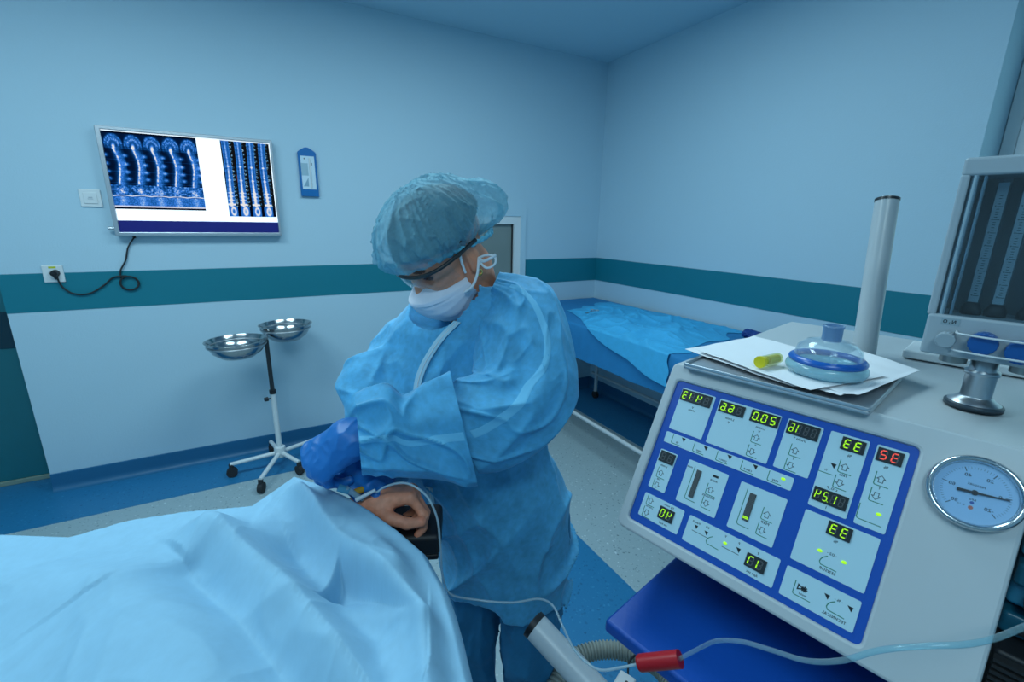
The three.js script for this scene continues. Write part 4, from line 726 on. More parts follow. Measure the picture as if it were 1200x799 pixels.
/* ---------- the doctor ---------- */
{
  const doc = thing('person', 'standing doctor in blue gown, bouffant cap, white mask and goggles, bending over the hand', 'person');
  const J = {
    neck: P(562, 362, 1.05), chest: P(552, 450, 1.12), pelvis: P(590, 600, 1.17), shN: P(606, 382, 1.00), shF: P(468, 412, 1.14),
    elN: P(622, 492, 0.87), wrN: P(425, 508, 0.80), elF: P(434, 452, 1.06), wrF: P(448, 545, 0.955),
  };
  const head = { E: P(551, 302, 0.955) };
  const pitch = 0.60, hF = V(-0.97, 0, 0.22).normalize();
  const f = hF.clone().multiplyScalar(Math.cos(pitch)).add(V(0, -Math.sin(pitch), 0)), side = V(-hF.z, 0, hF.x).multiplyScalar(-1).normalize();   // side: towards the camera
  if (side.z < 0) side.multiplyScalar(-1);
  const u = f.clone().cross(side); if (u.y < 0) u.multiplyScalar(-1);
  const C = head.E.clone().addScaledVector(side, -0.072);   // between the ears
  const hp = (a, b, c) => C.clone().addScaledVector(f, a).addScaledVector(u, b).addScaledVector(side, c);
  const toHead = (x, y, z) => { const dx = x - C.x, dy = y - C.y, dz = z - C.z; return [dx * f.x + dy * f.y + dz * f.z, dx * u.x + dy * u.y + dz * u.z, dx * side.x + dy * side.y + dz * side.z]; };
  const ell = (a, b, c, A, B, D, ra, rb, rc) => { const k = Math.hypot((a - A) / ra, (b - B) / rb, (c - D) / rc); return (k - 1) * Math.min(ra, rb, rc); };
  const headSdf = (x, y, z) => {
    const [a, b, c] = toHead(x, y, z); if (Math.hypot(a, b, c) > 0.24) return Math.hypot(a, b, c) - 0.2; const ac = Math.abs(c);
    let d = ell(a, b, c, 0.000, 0.052, 0, 0.098, 0.084, 0.076);
    d = smin(d, ell(a, b, c, 0.038, -0.022, 0, 0.062, 0.088, 0.060), 0.035);
    d = smin(d, ell(a, b, c, 0.062, -0.092, 0, 0.030, 0.024, 0.034), 0.035);      // chin
    d = smin(d, ell(a, b, ac, 0.020, -0.062, 0.050, 0.036, 0.030, 0.014), 0.03);    // jaw angle
    d = smin(d, ell(a, b, ac, 0.070, -0.014, 0.040, 0.022, 0.018, 0.018), 0.02);    // cheekbone
    d = smin(d, ell(a, b, c, 0.090, 0.030, 0, 0.014, 0.012, 0.052), 0.02);         // brow
    const nt = clamp((b + 0.038) / 0.06); d = smin(d, Math.hypot(a - lerp(0.117, 0.092, nt), Math.max(0, Math.abs(b + 0.008) - 0.03), c) - lerp(0.013, 0.008, nt), 0.014);   // nose
    d = smin(d, ell(a, b, ac, 0.104, -0.036, 0.012, 0.010, 0.008, 0.008), 0.008);
    d = -smin(-d, ell(a, b, ac, 0.092, 0.012, 0.032, 0.014, 0.011, 0.017), 0.01);   // eye socket
    d = smin(d, ell(a, b, ac, 0.074, 0.011, 0.031, 0.014, 0.0125, 0.014), 0.004);  // eyeball under the lid
    d = smin(d, ell(a, b, c, 0.094, -0.060, 0, 0.009, 0.006, 0.024), 0.008); d = smin(d, ell(a, b, c, 0.091, -0.071, 0, 0.009, 0.007, 0.021), 0.006);   // lips
    // ear
    let e = ell(a, b, ac, -0.006, 0.006, 0.074, 0.018, 0.032, 0.008); e = Math.max(e, -ell(a, b, ac, -0.002, 0.008, 0.084, 0.010, 0.019, 0.008)); e = smin(e, ell(a, b, ac, 0.003, -0.024, 0.073, 0.008, 0.010, 0.006), 0.008);
    return smin(d, e, 0.006);
  };
  const neckTop = hp(-0.028, -0.05, 0);
  // body (skin): head, neck, trunk, arms and legs in one surface
  const floorAt = V(J.pelvis.x, 0, J.pelvis.z), shDir = V(0.60, 0, 0.80), bodyF = V(-0.80, 0, 0.60);
  const hipN = J.pelvis.clone().addScaledVector(shDir, 0.085), hipF = J.pelvis.clone().addScaledVector(shDir, -0.085);
  const footN = hipN.clone().setY(0.07).addScaledVector(bodyF, -0.02), footF = hipF.clone().setY(0.07).addScaledVector(bodyF, 0.02), kneeN = hipN.clone().lerp(footN, 0.5).setY(0.48).addScaledVector(bodyF, 0.02), kneeF = hipF.clone().lerp(footF, 0.5).setY(0.48).addScaledVector(bodyF, 0.02);
  const trunk = [cap(J.neck.clone().add(V(0, -0.05, 0)), neckTop, 0.058, 0.052), cap(J.chest, J.pelvis, 0.10, 0.11), cap(J.shN.clone().add(V(0, -0.045, 0)), J.shF.clone().add(V(0, -0.06, 0)), 0.04, 0.04), cap(J.neck.clone().add(V(0.03, -0.10, -0.02)), J.chest, 0.045, 0.09), cap(J.shN, J.elN, 0.042, 0.036), cap(J.elN, J.wrN, 0.036, 0.026), cap(J.shF, J.elF, 0.042, 0.036), cap(J.elF, J.wrF, 0.036, 0.026),
    cap(hipN, kneeN, 0.075, 0.05), cap(kneeN, footN, 0.048, 0.035), cap(hipF, kneeF, 0.075, 0.05), cap(kneeF, footF, 0.048, 0.035)];
  const low = sdfGeo((x, y, z) => { let d = 1; for (let i = 1; i < trunk.length; i++) d = smin(d, trunk[i](x, y, z), 0.05); return d; }, ...bounds([...Object.values(J), footN, footF], 0.14), 0.014);
  const top = sdfGeo((x, y, z) => smin(headSdf(x, y, z), smin(trunk[0](x, y, z), trunk[2](x, y, z), 0.05), 0.03), ...bounds([hp(0.13, 0.16, 0.1), hp(-0.13, -0.13, -0.1), hp(0.13, -0.13, -0.1), J.neck.clone().add(V(-0.03, -0.06, -0.03)), J.neck.clone().add(V(0.03, -0.06, 0.06))], 0.03), 0.003, 0.02);
  const skin = mergeGeometries([top, low]);
  paint(skin, (x, y, z) => { const [a, b, c] = toHead(x, y, z), n = 1 + 0.06 * noise(x * 70, y * 70, z * 70) + 0.04 * noise(x * 240, y * 240, z * 240), ac = Math.abs(c); if (Math.hypot(a - 0.097, (b - 0.037) * 1.6, (ac - 0.03) * 0.4) < 0.010) return [0.16 * n, 0.16 * n, 0.18 * n]; if (Math.hypot((a - 0.088), (b - 0.009) * 1.3, (ac - 0.031) * 0.5) < 0.0085) return [0.12, 0.12, 0.14]; return [n, n, n]; });
  mesh('body', skin, M.skin, doc);

  // hair under the cap
  const hairSdf = (x, y, z) => { const [a, b, c] = toHead(x, y, z); let d = ell(a, b, c, 0.000, 0.060, 0, 0.113, 0.096, 0.092); d = smin(d, ell(a, b, c, -0.10, 0.005, 0, 0.05, 0.05, 0.06), 0.05); d += 0.002 * ridge(a * 12, b * 12, c * 60); return Math.max(d, -(b - 0.044 + 0.35 * (a > 0 ? -a * 0.4 : a * 0.9)), ); };
  mesh('hair', sdfGeo(hairSdf, ...bounds([hp(0.12, 0.17, 0.11), hp(-0.17, -0.08, -0.11), hp(-0.17, 0.17, 0.11), hp(0.12, -0.08, -0.11)], 0.02), 0.004, 0.02), mat(lin(0.035, 0.022, 0.016), 0.6), doc);

  // bouffant cap
  {
    const bandB = (a) => 0.034 + (a > 0.02 ? (a - 0.02) * 0.10 : (a - 0.02) * 0.28);    // lower edge, along the head
    const capSdf = (x, y, z) => {
      const [a, b, c] = toHead(x, y, z); if (Math.hypot(a, b, c) > 0.30) return Math.hypot(a, b, c) - 0.26;
      let d = ell(a, b, c, 0.006, 0.072, 0, 0.126, 0.100, 0.100);
      d = smin(d, ell(a, b, c, 0.075, 0.058, 0, 0.052, 0.050, 0.075), 0.04);
      d = smin(d, ell(a, b, c, -0.110, 0.050, 0.01, 0.062, 0.056, 0.072), 0.03);
      const th = Math.atan2(c, a), r = Math.hypot(a, c);
      const radial = ridge(Math.cos(th) * 3.4, Math.sin(th) * 3.4, b * 3) - 0.5, near = smooth(0.10, 0.03, Math.abs(b - bandB(a)));
      d -= 0.006 * radial * (0.4 + near) + 0.006 * crease(Math.cos(th) * 4.5, Math.sin(th) * 4.5, b * 6) + 0.004 * crease(a * 14, b * 14, c * 14) + 0.0022 * near * near * Math.sin(th * 46);
      void r;
      // tuck in towards the elastic
      d += 0.012 * smooth(0.040, 0.0, b - bandB(a));
      return Math.max(d, bandB(a) - b);
    };
    const geo = sdfGeo(capSdf, ...bounds([hp(0.16, 0.20, 0.14), hp(-0.21, -0.06, -0.14), hp(-0.21, 0.20, 0.14), hp(0.16, -0.03, -0.14)], 0.02), 0.0032, 0.03);
    const cp = mesh('bouffant_cap', paint(geo, (x, y, z) => { const n = 1 + 0.10 * noise(x * 130, y * 130, z * 130); return [n, n, n]; }), phys(lin(0.22, 0.55, 0.70), 0.7, { vertexColors: true, transparent: true, opacity: 0.48, side: THREE.DoubleSide }), doc);
    const pts = []; for (let k = 0; k < 96; k++) { const t = k / 96 * Math.PI * 2, w = 0.0022 * Math.sin(t * 40), a = -0.012 + (0.104 + w) * Math.cos(t); pts.push(hp(a + 0.004, bandB(a) + 0.001 + 0.002 * Math.sin(t * 33), (0.083 + w) * Math.sin(t))); }
    mesh('elastic_band', tube(pts, 0.0048, 260, 8, true), mat(lin(0.13, 0.48, 0.66), 0.75), cp);
  }
  // surgical mask
  {
    const prof = [[0.103, -0.006, 0.050], [0.120, -0.014, 0.057], [0.136, -0.024, 0.062], [0.139, -0.040, 0.065], [0.134, -0.058, 0.067], [0.122, -0.078, 0.067], [0.108, -0.098, 0.064], [0.090, -0.112, 0.058], [0.072, -0.118, 0.050]];
    const fn = (p, q) => {
      const t = p * (prof.length - 1), i = Math.min(prof.length - 2, Math.floor(t)), k = t - i, w = k * k * (3 - 2 * k);
      const A = lerp(prof[i][0], prof[i + 1][0], k), B = lerp(prof[i][1], prof[i + 1][1], k), S = lerp(prof[i][2], prof[i + 1][2], k); void w;
      const ph = (q - 0.5) * 2, ang = ph * 1.48, cosA = Math.cos(ang);
      const pinch = smooth(0.55, 1, Math.abs(ph));
      let b = lerp(B, lerp(-0.020, -0.062, p), pinch * 0.72) - 0.010 * Math.abs(ph) * (1 - p) ;
      const pleat = 0.004 * ((p * 3.0) % 1) * (1 - pinch) - 0.002;
      const a = 0.018 + (A - 0.018) * Math.pow(Math.max(0, cosA), 0.80) + pleat + 0.0015 * noise(p * 6, q * 6, 2);
      return hp(a, b, (S + 0.012) * Math.sin(ang) * 1.03);
    };
    const g = sheet((a, b) => fn(a, b), 60, 70, 0.0016);
    const mk = mesh('surgical_mask', g, phys(lin(0.80, 0.80, 0.90), 0.75, { side: THREE.DoubleSide }), doc);
    const strap = mat(lin(0.82, 0.84, 0.88), 0.7);
    mesh('upper_strap', tube([hp(0.030, -0.016, 0.0765), hp(0.026, 0.012, 0.0795), hp(0.022, 0.030, 0.084)], 0.0028, 24, 6), strap, mk); mesh('upper_strap', tube([hp(0.030, -0.016, -0.0765), hp(0.026, 0.012, -0.0795), hp(0.022, 0.030, -0.084)], 0.0028, 12, 6), strap, mk);
    const knot = P(561, 302, 0.958);
    mesh('lower_strap', tube([hp(0.034, -0.056, 0.0765), P(545, 342, 0.945), P(553, 336, 0.945), P(559, 322, 0.95), knot], 0.0030, 40, 6), strap, mk);
    mesh('bow_loop', tube([knot, P(570, 299, 0.952), P(580, 301, 0.948), P(580, 309, 0.948), P(571, 314, 0.952), P(564, 309, 0.956), knot], 0.0026, 40, 6), strap, mk);
    mesh('bow_end', tube([knot, P(566, 306, 0.95), P(574, 303, 0.946), P(581, 298, 0.944)], 0.0034, 24, 6), strap, mk);
  }
  // safety goggles
  {
    const ga = (t) => { const an = t * 1.62, s = Math.sin(an), c = Math.cos(an); return [0.118 * Math.pow(Math.max(c, 0), 0.55) + (c < 0 ? c * 0.5 : 0), 0.086 * Math.sign(s) * Math.pow(Math.abs(s), 0.9)]; };
    const pts = []; for (let k = -20; k <= 20; k++) { const [a, c] = ga(k / 20); pts.push(hp(a, 0.032 - 0.003 * Math.abs(k / 20), c)); }
    const gg = mesh('safety_goggles', tube(pts, 0.0042, 90, 8), mat(lin(0.02, 0.024, 0.028), 0.35), doc);
    mesh('lens', sheet((p, q) => { const [a, c] = ga((q - 0.5) * 1.64); return hp(a + 0.001 - 0.012 * p * p, 0.031 - 0.052 * p * (1 - 0.35 * Math.abs(q - 0.5)) + 0.014 * Math.exp(-Math.pow((q - 0.5) * 12, 2)) * p, c * (1 - 0.05 * p)); }, 20, 60, 0.0012), phys(lin(0.95, 0.97, 0.98), 0.03, { transmission: 1, thickness: 0, ior: 1.3 }), gg);
    for (const s of [-1, 1]) mesh('temple_arm', tube([hp(0.03, 0.027, s * 0.087), hp(-0.002, 0.027, s * 0.083), hp(-0.02, 0.018, s * 0.080)], 0.0032, 20, 8), mat(lin(0.03, 0.035, 0.04), 0.3), gg);
  }
  mesh('earring', new THREE.TorusGeometry(0.006, 0.0021, 8, 20).lookAt(V(0.3, 0, 1)).translate(...hp(0.004, -0.034, 0.084).toArray()), mat(lin(0.8, 0.5, 0.15), 0.2, { metalness: 1 }), doc);

  // gown: trunk, sleeves; folds follow the pull of the cloth
  {
    const hem = 0.685, shMid = J.shN.clone().add(J.shF).multiplyScalar(0.5);
    const prof = [[0.45, 0.172, 0.150], [0.62, 0.168, 0.146], [0.85, 0.176, 0.148], [1.02, 0.200, 0.160], [1.16, 0.188, 0.150], [1.26, 0.176, 0.130], [1.34, 0.160, 0.108], [1.40, 0.10, 0.080], [1.46, 0.07, 0.07]];
    const spine = (y) => { const t = smooth(0.9, 1.36, y); const k = 0.060 * Math.exp(-Math.pow((y - 1.06) / 0.15, 2)); return [lerp(J.pelvis.x, shMid.x, t) - k * 0.875, lerp(J.pelvis.z, shMid.z, t) - k * 0.48]; };
    const pr = (y) => { if (y <= prof[0][0]) return prof[0]; for (let i = 0; i < prof.length - 1; i++) if (y < prof[i + 1][0]) { const k = (y - prof[i][0]) / (prof[i + 1][0] - prof[i][0]); return [0, lerp(prof[i][1], prof[i + 1][1], k), lerp(prof[i][2], prof[i + 1][2], k)]; } return prof[prof.length - 1]; };
    const torso = (x, y, z) => { const [cx, cz] = spine(y), [, ra, rb] = pr(y), dx = x - cx, dz = z - cz, s = dx * shDir.x + dz * shDir.z, q = dx * bodyF.x + dz * bodyF.z; let d = (Math.hypot(s / ra, q / rb) - 1) * Math.min(ra, rb); return Math.max(d, y - 1.43, hem + 0.012 * Math.sin(s * 12) - y); };
    const shoulder = cap(J.shN, J.shN.clone().add(V(0.01, -0.09, 0.01)), 0.066, 0.066), upF = cap(J.shF, J.elF, 0.062, 0.060), foF = cap(J.elF, J.wrF, 0.060, 0.055), yoke = cap(J.shN, J.shF, 0.058, 0.056), coll = cap(J.neck.clone().add(V(0.01, -0.03, 0)), J.neck.clone().lerp(neckTop, 0.25), 0.078, 0.070), nape = cap(J.neck.clone().add(V(0, -0.025, 0)), J.shN, 0.062, 0.062);
    const noCap = cap(J.neck.clone().add(V(0, -0.02, 0.01)), neckTop, 0.068, 0.078);
    const gownSdf = (x, y, z) => {
      let t = torso(x, y, z); t = smin(t, yoke(x, y, z), 0.06); t = smin(t, nape(x, y, z), 0.05); t = smin(t, coll(x, y, z), 0.04); t = smin(t, shoulder(x, y, z), 0.04);
      let b = smin(upF(x, y, z), foF(x, y, z), 0.03);
      if (Math.min(t, b) > 0.06) return Math.min(t, b);
      const s = (x - J.pelvis.x) * shDir.x + (z - J.pelvis.z) * shDir.z, q = (x - J.pelvis.x) * bodyF.x + (z - J.pelvis.z) * bodyF.z;
      // broad soft folds, then narrow creases; those on the skirt run slantwise
      const low = smooth(1.05, 0.8, y);
      t -= 0.014 * (ridge(s * 3.5 + 0.4 * y, y * 0.9, q * 3) - 0.45) + 0.015 * crease(s * 3.5 - y * 3.4, y * 1.2, q * 2.4 + 5) * (0.35 + low) + 0.007 * crease(s * 5 + y * 2.5, y * 3, q * 4 + 2);
      b -= 0.012 * (ridge(x * 5, y * 5 + 2, z * 5) - 0.45) + 0.008 * crease(x * 6, y * 8, z * 6);
      let d = smin(t, b, 0.03);
      d = Math.max(d, -noCap(x, y, z));
      const [a, bb, c] = toHead(x, y, z); d = Math.max(d, -ell(a, bb, c, 0.066, -0.060, 0, 0.090, 0.074, 0.094));   // cloth stays clear of chin and mask
      return d;
    };
    const geo = sdfGeo(gownSdf, ...bounds([...Object.values(J), V(J.pelvis.x, hem - 0.05, J.pelvis.z), V(J.pelvis.x + 0.1, hem, J.pelvis.z + 0.1), V(J.pelvis.x - 0.1, hem, J.pelvis.z - 0.1), neckTop], 0.135), 0.005, 0.045);
    const gown = mesh('surgical_gown', paint(geo, clothTint(0.22)), M.gown, doc);
    // front zip: a flat tape on the cloth
    const back = ray(500, 420).normalize().multiplyScalar(-0.0025);
    const cast = (px, py) => { const r = ray(px, py); let t = 0.75; for (let i = 0; i < 400; i++) { const p = r.clone().multiplyScalar(t).add(V(0, CAMERA_HEIGHT, 0)); const d = gownSdf(p.x, p.y, p.z); if (d < 0.001) return p.add(back); t += Math.max(0.0006, d * 0.5); if (t > 1.5) break; } return null; };
    const tape = mat(lin(0.36, 0.60, 0.74), 0.7);
    for (const line of [[[536, 377], [519, 394], [506, 412], [496, 430], [490, 448], [488, 466]], [[503, 570], [506, 590], [508, 612]]]) {
      const q = line.map((p) => [cast(p[0] - 4, p[1] - 1), cast(p[0] + 4, p[1] + 1)]).filter((p) => p[0] && p[1]);
      if (q.length < 2) continue;
      const c0 = new THREE.CatmullRomCurve3(q.map((p) => p[0])), c1 = new THREE.CatmullRomCurve3(q.map((p) => p[1]));
      const z = mesh('front_zip', sheet((u, v) => c0.getPoint(v).lerp(c1.getPoint(v), u), 4, 40, 0.0012), tape, gown);
      const cm = new THREE.CatmullRomCurve3(q.map((p) => p[0].clone().lerp(p[1], 0.5).add(back.clone().multiplyScalar(0.4)))); mesh('zip_teeth', new THREE.TubeGeometry(cm, 40, 0.0013, 6), M.plastic, z);
    }
    // near sleeve and gauntlet cuff: cloth tubes round the arm; each station gives both edges of the sleeve, its distance and half depth
    const clothTube = (st, wrinkle) => {
      const val = (p, k) => { const n = st.length - 1, t = clamp(p) * n, i = Math.min(n - 1, Math.floor(t)), f = t - i, g = (j) => st[clamp(j, 0, n)][k]; const a = g(i - 1), b = g(i), c = g(i + 1), d = g(i + 2); return 0.5 * (2 * b + (c - a) * f + (2 * a - 5 * b + 4 * c - d) * f * f + (3 * b - a - 3 * c + d) * f * f * f); };
      return (p, q) => {
        const d = val(p, 4), o = P(val(p, 0), val(p, 1), d), i = P(val(p, 2), val(p, 3), d), c = o.clone().add(i).multiplyScalar(0.5), A = o.clone().sub(i).multiplyScalar(0.5), toEye = V(0, CAMERA_HEIGHT, 0).sub(c).normalize();
        toEye.addScaledVector(A, -toEye.dot(A) / A.lengthSq()).normalize();
        const a = q * Math.PI * 2, ca = Math.cos(a), sa = Math.sin(a), w = wrinkle(p, ca, sa), r = val(p, 5);
        return c.addScaledVector(A, ca * (1 + w * 0.35 / A.length())).addScaledVector(toEye, Math.sign(sa) * Math.pow(Math.abs(sa), 0.85) * (r + w));
      };
    };
    const sleeve = clothTube([[584, 322, 560, 372, 1.02, 0.045], [618, 326, 556, 388, 0.985, 0.062], [645, 343, 555, 408, 0.955, 0.070], [662, 378, 555, 425, 0.935, 0.074], [673, 425, 557, 435, 0.915, 0.076], [673, 462, 555, 438, 0.895, 0.076], [656, 500, 548, 440, 0.88, 0.075], [625, 528, 538, 444, 0.865, 0.070], [590, 548, 528, 450, 0.855, 0.062], [560, 552, 510, 460, 0.845, 0.055]],
      (p, c, s) => 0.018 * (ridge(p * 1.6, c * 0.7, s * 0.7 + 3) - 0.4) + 0.012 * crease(p * 2.4 + c * 0.5, c * 0.8 + 7, s * 0.8) + 0.005 * crease(p * 5, c * 1.3, s * 1.3 + 1) * smooth(0.7, 0.2, p));
    mesh('sleeve', paint(sheet(sleeve, 150, 190, 0.001).toNonIndexed(), clothTint(0.20)), M.gown, gown);
    const cuff = clothTube([[416, 462, 424, 553, 0.800, 0.052], [436, 455, 443, 554, 0.802, 0.056], [455, 452, 462, 555, 0.806, 0.058], [474, 464, 484, 558, 0.812, 0.060], [500, 450, 520, 561, 0.822, 0.064], [528, 437, 559, 565, 0.835, 0.070]],
      (p, c, s) => 0.016 * (ridge(p * 1.1 + 0.3, c * 0.7, s * 0.7 + 4) - 0.4) + 0.014 * crease(p * 1.4 + c * 0.5, c * 0.7 + 7, s * 0.7 + 2));
    mesh('sleeve_cuff', paint(sheet(cuff, 100, 170, 0.001).toNonIndexed(), clothTint(0.18)), M.gown, gown);
    // stitched seam tape along the sleeve
    const seamCloth = phys(lin(0.15, 0.51, 0.78), 0.7);
    const onTube = (fn, p, q) => { const c = fn(p, q), n = fn(p + 0.01, q).sub(fn(p - 0.01, q)).cross(fn(p, q + 0.01).sub(fn(p, q - 0.01))).normalize(); if (n.dot(V(0, CAMERA_HEIGHT, 0).sub(c)) < 0) n.negate(); return c.addScaledVector(n, 0.0014); };
    mesh('seam_tape', sheet((u, v) => onTube(sleeve, lerp(0.08, 0.93, v), lerp(0.155 + 0.075 * smooth(0.3, 0.6, v), 0.176 + 0.08 * smooth(0.3, 0.6, v), u)), 4, 120, 0.0008), seamCloth, gown);
    mesh('seam_tape', sheet((u, v) => onTube(cuff, lerp(0.02, 0.98, v), lerp(0.244, 0.268, u)), 4, 80, 0.0008), seamCloth, gown);
  }
  // gloves
  {
    const w = P(418, 508, 0.80), fd = P(372, 540, 0.80).sub(w).normalize(), upv = V(-0.25, 0.75, 0.45); upv.addScaledVector(fd, -upv.dot(fd)).normalize(); const sd = fd.clone().cross(upv).normalize();
    const h = handCaps({ wrist: w, f: fd, up: upv, side: sd, k: 1.02, fat: 1.12, curls: [[0.9, 0.8, 0.4], [1.0, 0.9, 0.5], [1.1, 0.9, 0.5], [1.1, 0.9, 0.5]], thumb: [[0.7, 0.5, -0.5], [0.8, 0.0, -0.6], [0.7, -0.3, -0.6]] });
    const arm = cap(P(470, 506, 0.82), w.clone().addScaledVector(fd, 0.02), 0.037, 0.030);
    const wr = (x, y, z) => 0.0022 * (ridge(x * 30, y * 30, z * 30) - 0.45);
    const g = sdfGeo((x, y, z) => smin(h.fn(x, y, z) - 0.001, arm(x, y, z), 0.02) - wr(x, y, z), ...bounds([...h.points, P(470, 506, 0.82)], 0.05), 0.0025, 0.012);
    mesh('glove', paint(g, clothTint(0.06)), M.glove, doc);
    const w2 = P(408, 540, 0.875), fd2 = P(440, 560, 0.85).sub(w2).normalize(), up2 = V(0, 0.8, 0.5); up2.addScaledVector(fd2, -up2.dot(fd2)).normalize(); const sd2 = fd2.clone().cross(up2).normalize();
    const h2 = handCaps({ wrist: w2, f: fd2, up: up2, side: sd2, k: 0.84, fat: 1.1, curls: [[0.5, 0.5, 0.3], [0.7, 0.6, 0.4], [0.8, 0.7, 0.4], [0.9, 0.7, 0.4]], thumb: [[0.8, 0.5, -0.2], [0.9, 0.1, -0.3], [0.95, -0.1, -0.2]] });
    const arm2 = cap(J.wrF.clone().lerp(J.elF, 0.3), w2.clone().addScaledVector(fd2, 0.01), 0.036, 0.029);
    mesh('glove', paint(sdfGeo((x, y, z) => smin(h2.fn(x, y, z) - 0.001, arm2(x, y, z), 0.02) - wr(x, y, z), ...bounds([...h2.points, J.wrF.clone().lerp(J.elF, 0.3)], 0.05), 0.0028, 0.012), clothTint(0.06)), M.glove, doc);
  }
  // trousers and shoes
  {
    const legs = [cap(hipN, kneeN, 0.088, 0.074), cap(kneeN, footN.clone().setY(0.09), 0.074, 0.070), cap(hipF, kneeF, 0.088, 0.074), cap(kneeF, footF.clone().setY(0.09), 0.074, 0.070)];
    const fn = (x, y, z) => { let a = smin(legs[0](x, y, z), legs[1](x, y, z), 0.03), b = smin(legs[2](x, y, z), legs[3](x, y, z), 0.03), d = smin(a, b, 0.012); if (d > 0.05) return d; d -= 0.011 * (ridge(x * 10, y * 2.2, z * 10) - 0.45) + 0.006 * (ridge(x * 16 + y * 6, y * 7, z * 16) - 0.45); return Math.max(d, 0.05 - y, y - 0.93); };
    mesh('trousers', paint(sdfGeo(fn, ...bounds([hipN, hipF, footN, footF], 0.12), 0.0065, 0.03), clothTint(0.10)), phys(lin(0.022, 0.20, 0.40), 0.75, { vertexColors: true }), doc);
    for (const p of [footN, footF]) { const toe = p.clone().setY(0.035).addScaledVector(bodyF, 0.13), heel = p.clone().setY(0.04).addScaledVector(bodyF, -0.05); const c1 = cap(heel, toe, 0.045, 0.040), c2 = cap(p, p.clone().setY(0.05), 0.045, 0.05); mesh('shoe', sdfGeo((x, y, z) => Math.max(smin(c1(x, y, z), c2(x, y, z), 0.03), 0.001 - y), ...bounds([toe, heel, p], 0.07), 0.007, 0.02), M.white, doc); }
  }
}

/* ---------- tubing, rail and hose below ---------- */
{
  const clear = phys(lin(0.72, 0.86, 0.92), 0.12, { transmission: 0.55, thickness: 0, ior: 1.4 });
  const line = [[441, 577, 0.805], [452, 570, 0.80], [475, 566, 0.79], [497, 578, 0.785], [511, 603, 0.79], [516, 640, 0.80], [519, 676, 0.83], [528, 696, 0.85], [560, 703, 0.86], [600, 706, 0.85], [634, 702, 0.83], [648, 710, 0.81], [660, 735, 0.79], [676, 765, 0.76], [700, 784, 0.73], [728, 782, 0.70], [752, 777, 0.675]].map((p) => P(...p));
  tag(mesh('infusion_line', tube(line, 0.0021, 240, 8), clear), 'thin clear infusion line running from the patient hand to the red connector', 'tube');
  const a = P(749, 777, 0.675), b = P(797, 772, 0.645), c = thing('luer_connector', 'red plastic luer connector joining the clear tubes', 'connector');
  const d = b.clone().sub(a), rm = mat(lin(0.42, 0.008, 0.014), 0.35);
  mesh('sleeve', bar(a.clone().addScaledVector(d, 0.04), b, 0.0118, 0.0118, 24), rm, c);
  mesh('collar', bar(a, a.clone().addScaledVector(d, 0.05), 0.0108, 0.0118, 24), rm, c);
  const hose = [[796, 772, 0.645], [815, 762, 0.63], [840, 751, 0.60], [870, 752, 0.57], [905, 762, 0.54], [945, 774, 0.51], [985, 774, 0.485], [1030, 762, 0.46], [1080, 757, 0.44], [1130, 755, 0.43], [1165, 748, 0.435], [1215, 728, 0.45], [1290, 700, 0.5]].map((p) => P(...p));
  tag(mesh('breathing_hose', tube(hose, 0.0029, 200, 10), phys(lin(0.65, 0.86, 0.92), 0.10, { transmission: 0.85, thickness: 0, ior: 1.4 })), 'clear bluish sampling hose passing in front of the console', 'hose');
}
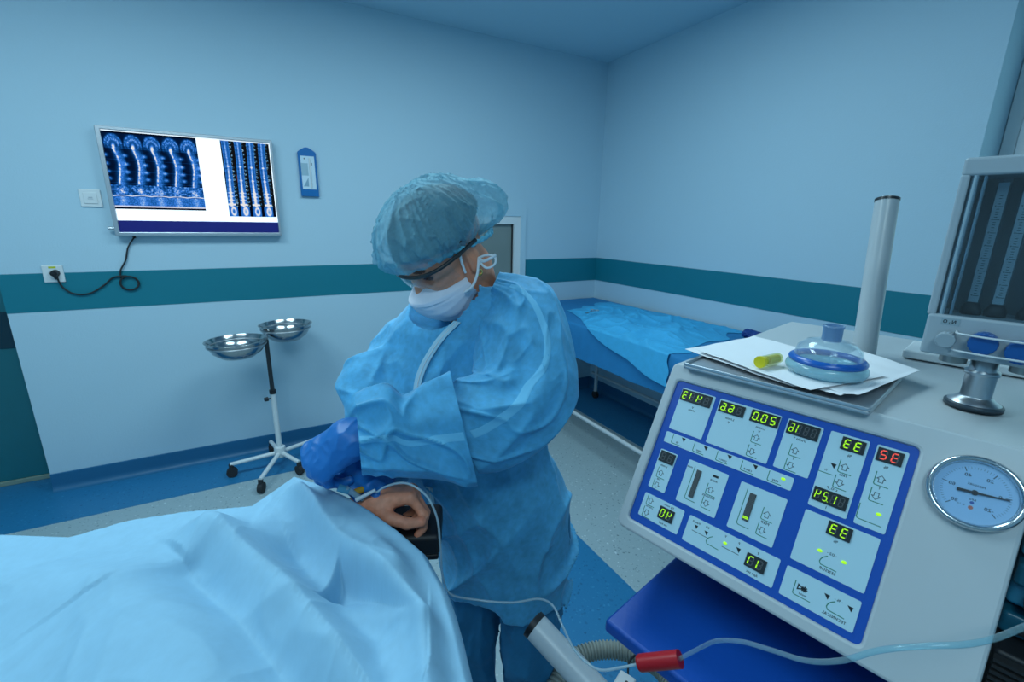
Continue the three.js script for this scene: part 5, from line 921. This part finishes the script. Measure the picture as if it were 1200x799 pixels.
{
  const a = P(624, 730, { y: 0.83 }), b = P(745, 860, { y: 0.74 }), r = thing('table_rail', 'thick white round rail with black end ring beside the blue shelf', 'rail', a);
  const d = b.clone().sub(a), l = d.length() + 0.15; d.normalize();
  mesh('shaft', bar(d.clone().multiplyScalar(0.008), d.clone().multiplyScalar(l), 0.0255, 0.0255, 40), mat(lin(0.62, 0.68, 0.72), 0.35), r);
  mesh('end_ring', bar(V(0, 0, 0), d.clone().multiplyScalar(0.010), 0.0262, 0.0262, 40), M.black, r);
  mesh('end_cap', bar(d.clone().multiplyScalar(-0.002), d.clone().multiplyScalar(0.003), 0.0215, 0.0215, 32), mat(lin(0.03, 0.05, 0.07), 0.5), r);
  // corrugated hose on the floor side
  const pts = [[640, 830, 0.42], [655, 795, 0.45], [672, 772, 0.46], [700, 762, 0.47], [735, 764, 0.48], [775, 785, 0.50], [800, 830, 0.52]].map(([x, y, h]) => P(x, y, { y: h }));
  const curve = new THREE.CatmullRomCurve3(pts), parts = [], L = curve.getLength(), n = Math.floor(L / 0.009);
  const h = thing('corrugated_hose', 'beige corrugated breathing hose curving below the white rail', 'hose');
  mesh('hose_wall', new THREE.TubeGeometry(curve, 120, 0.0195, 14), mat(lin(0.30, 0.33, 0.30), 0.6), h);
  for (let i = 0; i < n; i++) { const t = (i + 0.5) / n, p = curve.getPointAt(t), g = new THREE.TorusGeometry(0.0205, 0.0032, 6, 20); g.applyQuaternion(new THREE.Quaternion().setFromUnitVectors(V(0, 0, 1), curve.getTangentAt(t))); parts.push(g.translate(p.x, p.y, p.z)); }
  const rings = mesh('corrugation', merge(parts), mat(lin(0.36, 0.38, 0.34), 0.6), h); rings.userData.kind = 'stuff';
  // small white plug box on a black lead
  const s = thing('plug_adapter', 'small white plug adapter with a thin black lead under the shelf', 'adapter', P(730, 806, { y: 0.70 }), 0.4);
  mesh('case', box(0.05, 0.024, 0.034, 0.004, 2), M.white, s);
  mesh('socket_hole', merge([bar(V(-0.008, 0.010, 0.004), V(-0.008, 0.0126, 0.004), 0.0028), bar(V(0.006, 0.010, 0.004), V(0.006, 0.0126, 0.004), 0.0028)]), M.black, s);
  mesh('lead', tube([V(0.022, 0.004, 0), V(0.05, 0.012, -0.01), V(0.10, 0.0, 0.0), V(0.16, -0.04, 0.02)], 0.0022, 30, 6), M.rubber, s);
}

scene.updateMatrixWorld(true);
renderer.render(scene, camera);
